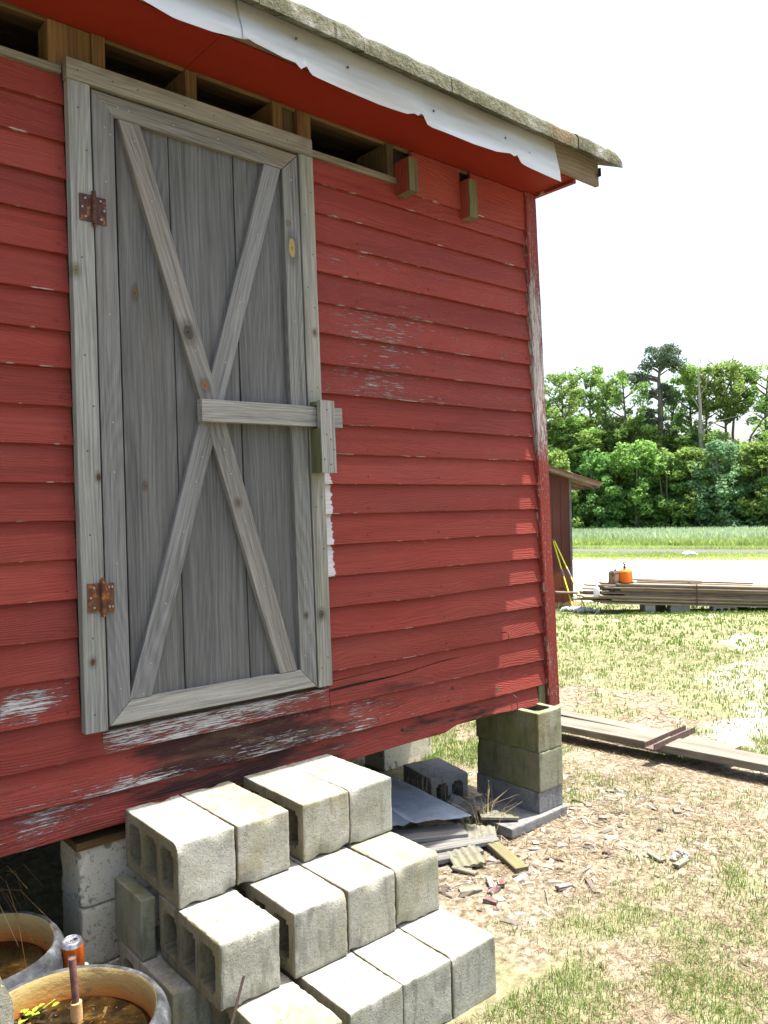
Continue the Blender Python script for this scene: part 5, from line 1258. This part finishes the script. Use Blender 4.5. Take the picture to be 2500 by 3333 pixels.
rock(1.80, .17, -.765, (.05, .04, .03), 'smaller pale lump of mortar beside the tin sheet tip', M['paver'], 6., 'mortar_lump')
rock(1.93, .17, -.765, (.07, .05, .03), 'dark lump of rubble in the shade of the corner pier', M['darkblock'], 8., 'mortar_lump')
# pale scraps lying in the sun
sc_ = [(1.62, -.33, .07, .022, 'white stub of painted trim beside the mossy board'), (1.40, -.30, .11, .03, 'pale round stick end left of the mossy board'), (2.33, -.32, .05, .04, 'white square chip right of the corner pier'), (1.27, -.33, .09, .05, 'flat white shard close to the steps'),
 (2.05, -.78, .08, .035, 'tan broken board stub on the lawn right of the steps'), (2.14, -.86, .09, .028, 'pale chip beside the small heap of stones'), (3.02, -.98, .05, .03, 'small white chip far out on the lawn at right'), (2.62, -.52, .045, .035, 'white crumpled chip by the green grass patch')]
for i, (x, y, l, w_, lab) in enumerate(sc_):
    z = float(gh(x, y)); a = i*1.9; o = loose('scrap_chip', (x, y, z+.001), (x+l*math.cos(a), y+l*math.sin(a), z+.006), w_, .012, 'oldplank', lab, 'wood chip')
for i, (x, y) in enumerate([(1.33, -.46), (1.38, -.44), (1.30, -.52), (1.62, -.62), (1.43, -.40)]):
    z = float(gh(x, y)); o = board('brick_flake', None, (x, y, z), (math.cos(i), math.sin(i), .1), (-math.sin(i), math.cos(i), 0), (0, 0, 1), .055+.02*(i % 2), .026, .014, M['flake'], seg=4, tf=ID, jit=.004, wdf=lambda u, v: (.75, .3), gco=i*1.)
    tag(o, 'reddish flake of painted wood on the soil right of the steps', 'wood flake', 'red flakes beside the steps')
for i, (x, y) in enumerate([(2.12, -.80), (2.16, -.79), (2.19, -.82), (2.15, -.84), (2.21, -.78)]):
    o = rock(x, y, float(gh(x, y))+.008, (.018, .016, .012), 'small dark stone in the little heap on the lawn', M['darkblock'], 10.+i, 'stone'); o['group'] = 'heap of small stones'
# twigs
r = random.Random(21); pts = []
for i in range(90):
    x = 1.2+r.random()*1.7; y = -.7+r.random()*.8; z = float(gh(x, y))+.004; a = r.random()*6.28; l = .04+.12*r.random()**2
    m_ = (x+.5*l*math.cos(a)+r.uniform(-.01, .01), y+.5*l*math.sin(a)+r.uniform(-.01, .01), z+.008+.01*r.random()); pts.append(tube([(x, y, z), m_, (x+l*math.cos(a), y+l*math.sin(a), z)], [.0022, .0018, .0012], 5))
tag(link('twigs', py_mesh('twigs', pts, plain('bleached_twig', (.30, .26, .21), .9))), 'bleached twigs strewn on the soil between steps and pier', 'twigs', kind='stuff')
# dry weeds with one curved seed head
pts = []; r = random.Random(4)
for i in range(34):
    x = 1.78+r.gauss(0, .05); y = -.0+r.gauss(0, .05); a = r.random()*6.28; h = .05+.12*r.random(); sp = .3+.9*r.random()
    pts.append(tube([(x, y, -.78), (x+.3*h*sp*math.cos(a), y+.3*h*sp*math.sin(a), -.78+h*.7), (x+h*sp*math.cos(a), y+h*sp*math.sin(a), -.78+h)], [.0016, .0012, .0005], 4))
for i in range(24):
    x = 1.72+r.gauss(0, .10); y = .38+r.gauss(0, .05); a = r.random()*6.28; h = .06+.13*r.random(); sp = .4+.9*r.random()
    pts.append(tube([(x, y, -.78), (x+.4*h*sp*math.cos(a), y+.4*h*sp*math.sin(a), -.76+h), (x+h*sp*math.cos(a), y+h*sp*math.sin(a), -.77+h*.8)], [.0014, .001, .0005], 4))
tag(link('dry_weeds', py_mesh('dry_weeds', pts, plain('dry_weed_stalk', (.33, .26, .14), .9))), 'dry brown weed stalks between the tin sheet and the paver', 'weeds', kind='stuff')
tag(link('seed_head', py_mesh('seed_head', [tube([(1.79, -.02, -.79), (1.815, .0, -.71), (1.85, .03, -.665), (1.862, .035, -.62), (1.858, .03, -.575)], [.002, .002, .0028, .0062, .004], 8)], plain('tan_seed_head', (.50, .38, .18), .9))), 'single tan curved seed head rising beside the paver', 'seed head')

# ------------------------------------------------------------ plank walk on the lawn
loose('ground_plank', (3.47, .98, -.765), (3.66, -1.30, -.745), .19, .045, 'oldplank', 'near weathered plank of the walk lying on the lawn right of the pier', 'plank')
loose('ground_plank', (3.665, .98, -.768), (3.70, -.34, -.762), .125, .04, 'oldplank', 'far shorter plank of the walk with its end by the steel channel', 'plank')
# steel channel across the planks
def channel():
    z = -.716; prof = [(-.034, 0), (.034, 0), (.034, .036), (.029, .036), (.029, .005), (-.029, .005), (-.029, .036), (-.034, .036)]
    a = Vector((3.235, -.005, z)); b = Vector((3.76, .02, z-.004)); U = (b-a); L = U.length; U.normalize(); V_ = Vector((0, 0, 1)).cross(U)
    vs, fs_ = [], []
    for i in range(2):
        for (v, n) in prof: vs.append(tuple(a+U*L*i+V_*v+Vector((0, 0, n))))
    m = len(prof)
    for k in range(m): fs_.append((k, (k+1) % m, m+(k+1) % m, m+k))
    fs_ += [(0, 1, 2, 3, 4, 5, 6, 7), tuple(range(15, 7, -1))]
    me = py_mesh('channel', [(vs, fs_)], M['rustiron'], False); bm = bmesh.new(); bm.from_mesh(me); bmesh.ops.recalc_face_normals(bm, faces=bm.faces); bm.to_mesh(me); bm.free()
    tag(link('steel_channel', me), 'rusty brown steel channel laid across the plank walk', 'steel channel')
channel()
loose('iron_bar', (3.06, 1.02, -.775), (3.50, 1.10, -.745), .05, .035, 'lumber2', 'short reddish brown bar lying just behind the corner pier', 'bar')

# ------------------------------------------------------------ shed
shed = empty('shed', (10.9, 6.2, -1.16), 'small red brown tin shed with a rusty lean-to roof beyond the barn corner', 'shed')
A_ = Vector((10.894, 6.208, 0)); dl = (Vector((10.633, 6.43, 0))-A_).normalized(); bk = Vector((.848*0+dl.y*1., -dl.x, 0)); bk = Vector((-dl.y, dl.x, 0)); bk = bk if bk.dot(Vector((D0[0], D0[1], 0))) > 0 else -bk
def sh(u, d, z): return tuple(A_+dl*u+bk*d+Vector((0, 0, z)))
def panel(name, pts, t, mat, nrm):
    n = len(pts); P = [Vector(p) for p in pts]; Q = [p+Vector(nrm)*t for p in P]; vs = [tuple(p) for p in P+Q]
    fs_ = [tuple(range(n)), tuple(range(2*n-1, n-1, -1))]+[(i, (i+1) % n, n+(i+1) % n, n+i) for i in range(n)]
    me = bpy.data.meshes.new(name); me.from_pydata(vs, [], fs_); me.materials.append(mat)
    bm = bmesh.new(); bm.from_mesh(me); bmesh.ops.recalc_face_normals(bm, faces=bm.faces); bm.to_mesh(me); bm.free()
    me.attributes.new('gc', 'FLOAT_VECTOR', 'POINT').data.foreach_set('vector', np.array([v.co[:] for v in me.vertices], np.float32).ravel())
    return link(name, me, shed)
zr = lambda u: 1.150+.35*u
for k in range(5):
    u0, u1 = .03+k*.155, .03+(k+1)*.155-.004
    panel('wall_panel', [sh(u0, .0+.006*(k % 2), -1.22), sh(u1, .006*(k % 2), -1.22), sh(u1, .006*(k % 2), zr(u1)-.01), sh(u0, .006*(k % 2), zr(u0)-.01)], .02, M['shed'], bk)
panel('wall_panel', [sh(.03, .03, -1.22), sh(.03, 2.3, -1.22), sh(.03, 2.3, 1.10), sh(.03, .03, 1.10)], .02, M['shed'], dl)
panel('wall_panel', [sh(.8, .03, -1.22), sh(.8, 2.3, -1.22), sh(.8, 2.3, 1.40), sh(.8, .03, 1.40)], .02, M['shed'], dl)
panel('wall_panel', [sh(.03, 2.3, -1.22), sh(.8, 2.3, -1.22), sh(.8, 2.3, 1.40), sh(.03, 2.3, 1.10)], .02, M['shed'], bk)
panel('corner_post', [sh(-.012, -.012, -1.22), sh(.028, -.012, -1.22), sh(.028, -.012, 1.12), sh(-.012, -.012, 1.10)], .05, M['greyscrap'], bk)
for k in range(4):
    d0, d1 = -.28+k*.70, -.28+(k+1)*.70-.01; ex = -.50
    panel('roof_sheet', [sh(ex, d0, zr(ex)+.075), sh(ex, d1, zr(ex)+.075), sh(.9, d1, zr(.9)+.075), sh(.9, d0, zr(.9)+.075)], .022, M['rustroof'], (0, 0, 1))
panel('rake_board', [sh(-.46, -.25, zr(-.46)+.005), sh(.9, -.25, zr(.9)+.005), sh(.9, -.25, zr(.9)+.07), sh(-.46, -.25, zr(-.46)+.07)], .02, M['lumber'], bk)
for k in range(3): panel('rafter', [sh(-.42, .02+k*.7, zr(-.42)-.02), sh(.8, .02+k*.7, zr(.8)-.06), sh(.8, .02+k*.7, zr(.8)+.07), sh(-.42, .02+k*.7, zr(-.42)+.07)], .035, M['lumber'], bk)
panel('fascia_board', [sh(-.462, -.22, zr(-.46)-.02), sh(-.462, 2.2, zr(-.46)-.02), sh(-.462, 2.2, zr(-.46)+.07), sh(-.462, -.22, zr(-.46)+.07)], .015, M['lumber'], dl*-1)
# two long handled mops leaning on the shed
def mopf(base, top, label, ymat, seed):
    e = empty('mop', base, label, 'mop', 'mops leaning on the shed'); b = Vector(base); t = Vector(top)
    def P(f): return tuple(b.lerp(t, f))
    link('handle', py_mesh('handle', [tube([P(0.01), P(.45)], [.014, .013], 8)], M['yellow' if seed == 1 else 'paleyellow']), e)
    link('coupling', py_mesh('coupling', [tube([P(.45), P(.455), P(.55), P(.56)], [.012, .017, .017, .011], 8)], M['greyplastic']), e)
    link('upper_handle', py_mesh('upper_handle', [tube([P(.56), P(.97)], [.0115, .011], 8)], M['yellow']), e)
    link('handle_tip', py_mesh('tip', [tube([P(.97), P(1.)], [.012, .011], 8)], M['greyplastic']), e)
    pts_ = []; r_ = random.Random(seed)
    dirv = Vector((.45, -.72, 0)).normalized(); 
    for i in range(46):
        q = r_.uniform(-.19, .19); w_ = r_.uniform(-.06, .06); c = b+dirv*q+Vector((dirv.y, -dirv.x, 0))*w_+Vector((0, 0, .028*(1-(q/.21)**2)))
        a = r_.random()*6.28; d = Vector((math.cos(a), math.sin(a), 0))*.045; pts_.append(tube([c-d+Vector((0, 0, -.02)), c+Vector((0, 0, .018)), c+d+Vector((0, 0, -.02))], [.010, .014, .010], 6))
    link('mop_head', py_mesh('mop_head', pts_, M['mop']), e)
mopf((10.13, 5.63, -1.08), (10.60, 6.40, .07), 'mop with a bright yellow handle, the left of the two leaning on the shed', 'greyplastic', 1)
mopf((10.12, 5.36, -1.08), (10.605, 6.385, .08), 'mop with a pale yellow handle, the right of the two leaning on the shed', 'paleyellow', 2)
pts = []; r = random.Random(3)
for i in range(260):
    u = r.uniform(-.3, .9); d = -abs(r.gauss(0, .16)); P = Vector(sh(u*.9+.15, d-.05, 0)); z = float(gh(P.x, P.y)); a = r.random()*6.28; l = .05+.10*r.random(); c = Vector((P.x, P.y, z+.02+.08*r.random()*math.exp(d*4)))
    pts.append(tube([c, c+Vector((math.cos(a)*l*.5, math.sin(a)*l*.5, .03)), c+Vector((math.cos(a)*l, math.sin(a)*l, -.02))], [.003, .003, .002], 4))
tag(link('straw_heap', py_mesh('straw_heap', pts, plain('dead_weed_straw', (.42, .30, .15), .9))), 'heap of dead brown straw against the foot of the shed', 'straw', kind='stuff')

# ------------------------------------------------------------ lumber stack
O_ = Vector((10.02, 5.09, 0)); al = Vector((.763, -.647, 0)).normalized(); bb = Vector((.647, .763, 0)).normalized()
def stackP(u, b, z): return O_+al*u+bb*b+Vector((0, 0, z-.050*u))
rl = random.Random(12); lay = 12; th = .0255; cnt = 0
rowlab = ['lowest', 'second', 'third', 'fourth', 'fifth', 'sixth', 'seventh', 'eighth', 'ninth', 'tenth', 'eleventh', 'topmost']
shapes = [(.10, 4.1), (-.02, 4.0), (.25, 3.9), (-.20, 3.6), (.05, 4.2), (.45, 3.7), (.12, 3.5), (.30, 4.1), (.40, 4.0), (.15, 3.4), (.38, 3.6), (.34, 3.45)]
for k in range(lay):
    b0 = .0+rl.uniform(-.03, .03)+(.06 if k > 9 else 0); n_ = 4 if k < 10 else 3
    for j in range(n_):
        wj = .15+.06*rl.random(); u0, u1 = shapes[k]
        if j: u0 += rl.uniform(-.35, .35); u1 += rl.uniform(-.3, .3)
        z0 = -.925+k*(th+.0022); a = stackP(u0, b0+wj, z0); b = stackP(u1, b0+wj, z0)
        # board() runs across V = U x Z ; give it the far edge so that width comes back to the near face
        U = (b-a).normalized(); V_ = U.cross(Vector((0, 0, 1))).normalized(); N_ = V_.cross(U)
        o = board('lumber_board', None, a, U, V_, N_, (b-a).length, wj-.004, th-.001*rl.random(), M['lumber' if rl.random() < .6 else 'lumber2'], seg=1, tf=ID)
        lab = (rowlab[k]+' board from the ground in the near face of the lumber stack') if j == 0 else 'weathered board inside the lumber stack behind its near face'
        tag(o, lab, 'board', 'boards of the lumber stack'); b0 += wj+.004
# a few loose ones on top
for i, (u0, u1, b0, z, w_) in enumerate(((.62, 1.9, .50, -.565, .07), (.78, 2.7, .40, -.572, .10), (.30, .66, .26, -.588, .12))):
    a = stackP(u0, b0, z); b = stackP(u1, b0, z); U = (b-a).normalized(); V_ = U.cross(Vector((0, 0, 1))).normalized(); N_ = V_.cross(U)
    o = board('lumber_board', None, a, U, V_, N_, (b-a).length, w_, .02, M['lumber2'], tf=ID); tag(o, ['thin batten lying along the far edge on top of the lumber stack', 'wide loose board on top of the lumber stack', 'short board end under the orange can'][i], 'board', 'loose boards on the lumber stack')
# strap round the stack
def strap():
    pts_ = [(0, -.938), (0, -.605), (.62, -.605), (.62, -.938)]; vs = []; fs_ = []
    for (b, z) in pts_:
        bo = -.028 if b == 0 else .02; zo = -.006 if z < -.8 else .028
        for du in (0, .016): vs.append(tuple(stackP(1.62+du, b+bo, z+zo)))
        for du in (0, .016): vs.append(tuple(stackP(1.62+du, b+bo-(.004 if b == 0 else -.004), z+zo+(-.004 if z < -.8 else .004))))
    for i in range(4):
        a = i*4; b = ((i+1) % 4)*4; fs_ += [(a+2, a+3, b+3, b+2), (a, b, b+1, a+1), (a, a+2, b+2, b), (a+1, b+1, b+3, a+3)]
    tag(link('steel_strap', py_mesh('strap', [(vs, fs_)], M['strap'], False)), 'dark strap tied round the middle of the lumber stack', 'strap')
strap()
GB = 'blocks carrying the lumber stack'
sb = block_mesh(.39, .19, .19, 0, 'z', seed=61, mat='darkblock'); sb2 = block_mesh(.39, .19, .19, 3, 'y', seed=62, mat='darkblock')
angs = math.atan2(al.y, al.x)
for u, b, me_, sc, lab in ((.80, .02, sb, (.42, 1, 1), 'narrow block under the left part of the lumber stack'), (1.22, .04, sb, (.82, 1, 1), 'wide block under the middle of the lumber stack'), (1.92, .03, sb2, (1, .9, 1), 'hollow block with daylight through its cores under the lumber stack'), (2.9, .03, sb, (.9, 1, 1), 'block under the right part of the lumber stack'), (.9, .45, sb, (1, 1, 1), 'rear block under the left part of the lumber stack'), (2.3, .50, sb, (1, 1, 1), 'rear block under the right part of the lumber stack')):
    P = stackP(u, b, 0); zt = -.925-.05*u; o = put_block(P.x, P.y, zt-.193-.004, me_, lab, GB, rz=angs); o.scale = sc
# cans and bottle
def jerry():
    P = stackP(.52, .18, 0); z = -.63+.02; e = empty('fuel_can', (P.x, P.y, z), 'bright orange plastic fuel can with a black spout on the lumber stack', 'fuel can')
    vs, fs_ = [], []; prof = [(.105, 0), (.122, .012), (.125, .03), (.125, .165), (.118, .19), (.09, .205), (.05, .212), (.001, .213)]
    seg = 28
    for i in range(seg):
        a = 2*math.pi*i/seg; ca, sa = math.cos(a), math.sin(a); k = (abs(ca)**4+abs(sa)**4)**-.25
        for r_, zz in prof: vs.append((P.x+r_*k*ca*.88, P.y+r_*k*sa*.88, z+zz))
    m = len(prof)
    for i in range(seg):
        for k in range(m-1): fs_.append((i*m+k, ((i+1) % seg)*m+k, ((i+1) % seg)*m+k+1, i*m+k+1))
    link('can_body', py_mesh('fuel', [(vs, fs_)], M['orange']), e)
    link('spout_base', py_mesh('sb', [tube([(P.x, P.y, z+.20), (P.x, P.y, z+.235)], [.026, .022], 12)], M['orange']), e)
    link('spout', py_mesh('spout', [tube([(P.x, P.y, z+.232), (P.x+.004, P.y, z+.262), (P.x+.005, P.y-.004, z+.285), (P.x-.012, P.y+.012, z+.325), (P.x-.018, P.y+.018, z+.348)], [.020, .026, .016, .010, .007], 10)], M['blackpl']), e)
    link('carry_handle', py_mesh('ch', [tube([(P.x+.06*al.x, P.y+.06*al.y, z+.200), (P.x+.07*al.x, P.y+.07*al.y, z+.232), (P.x+.10*al.x, P.y+.10*al.y, z+.232), (P.x+.108*al.x, P.y+.108*al.y, z+.195)], [.009]*4, 8)], M['orange']), e)
    # brown flat oil can, turned
    Q = stackP(.33, .12, 0); z2 = -.608; e2 = empty('oil_can', (Q.x, Q.y, z2), 'grimy brown rectangular can with a dark cap left of the orange fuel can', 'can')
    ang = angs+rad(38); c, s = math.cos(ang), math.sin(ang); hw, hd, h = .085, .055, .20
    def q(u, v, zz): return (Q.x+u*c-v*s, Q.y+u*s+v*c, z2+zz)
    b1 = [(-hw, -hd), (hw, -hd), (hw, hd), (-hw, hd)]
    vs = [q(u, v, 0) for u, v in b1]+[q(u, v, h-.03) for u, v in b1]+[q(u*.8, v*.6, h) for u, v in b1]
    fs_ = [(3, 2, 1, 0), (8, 9, 10, 11)]+[(i, (i+1) % 4, 4+(i+1) % 4, 4+i) for i in range(4)]+[(4+i, 4+(i+1) % 4, 8+(i+1) % 4, 8+i) for i in range(4)]
    link('can_body', py_mesh('oil', [(vs, fs_)], M['darkcan'], False), e2)
    link('cap', py_mesh('cap', [tube([q(.03, 0, h-.005), q(.03, 0, h+.025)], [.018, .018], 12)], M['blackpl']), e2)
    link('can_label', py_mesh('lab', [([q(-.05, -hd-.002, .04), q(.06, -hd-.002, .04), q(.06, -hd-.002, .15), q(-.05, -hd-.002, .15), q(-.05, -hd-.0005, .04), q(.06, -hd-.0005, .04), q(.06, -hd-.0005, .15), q(-.05, -hd-.0005, .15)], [(0, 1, 2, 3), (7, 6, 5, 4), (0, 4, 5, 1), (1, 5, 6, 2), (2, 6, 7, 3), (3, 7, 4, 0)])], M['canlabel'], False), e2)
    B = stackP(.03, .10, 0); zb_ = -.925+4*(th+.0022)-.002
    e3 = empty('spray_bottle', (B.x, B.y, zb_), 'white plastic bottle standing on the left end of the lumber stack', 'bottle')
    vs, fs_ = revolve([(.001, 0), (.045, 0), (.048, .01), (.048, .11), (.040, .14), (.018, .165), (.014, .20), (.011, .24), (.001, .245)], 20)
    o = bpy.data.objects.new('bottle_body', py_mesh('bottle', [(vs, fs_)], M['whitepl'])); COL.objects.link(o); o.parent = e3
    vs, fs_ = revolve([(.001, 0), (.012, 0), (.012, .022), (.001, .022)], 12)
    o = bpy.data.objects.new('bottle_cap', py_mesh('bcap', [(vs, fs_)], M['whitepl'])); COL.objects.link(o); o.parent = e3; o.location = (0, 0, .238)
    for (x, y, s_, lab) in ((10.75, 3.55, .03, 'small white scrap on the grass in front of the lumber stack'), (9.35, 4.3, .06, 'flat white scrap on the grass left below the mop heads')):
        rock(x, y, float(gh(x, y))+.01, (s_, s_*.8, s_*.3), lab, M['whitepl'], s_*100, 'litter_scrap')
jerry()
bx_, by_ = 28.5, 13.63; rock(bx_, by_, float(gh(bx_, by_))+.08, (.26, .20, .11), 'white plastic bag lying on the verge beside the road', M['whitepl'], 2.2, 'plastic_bag')
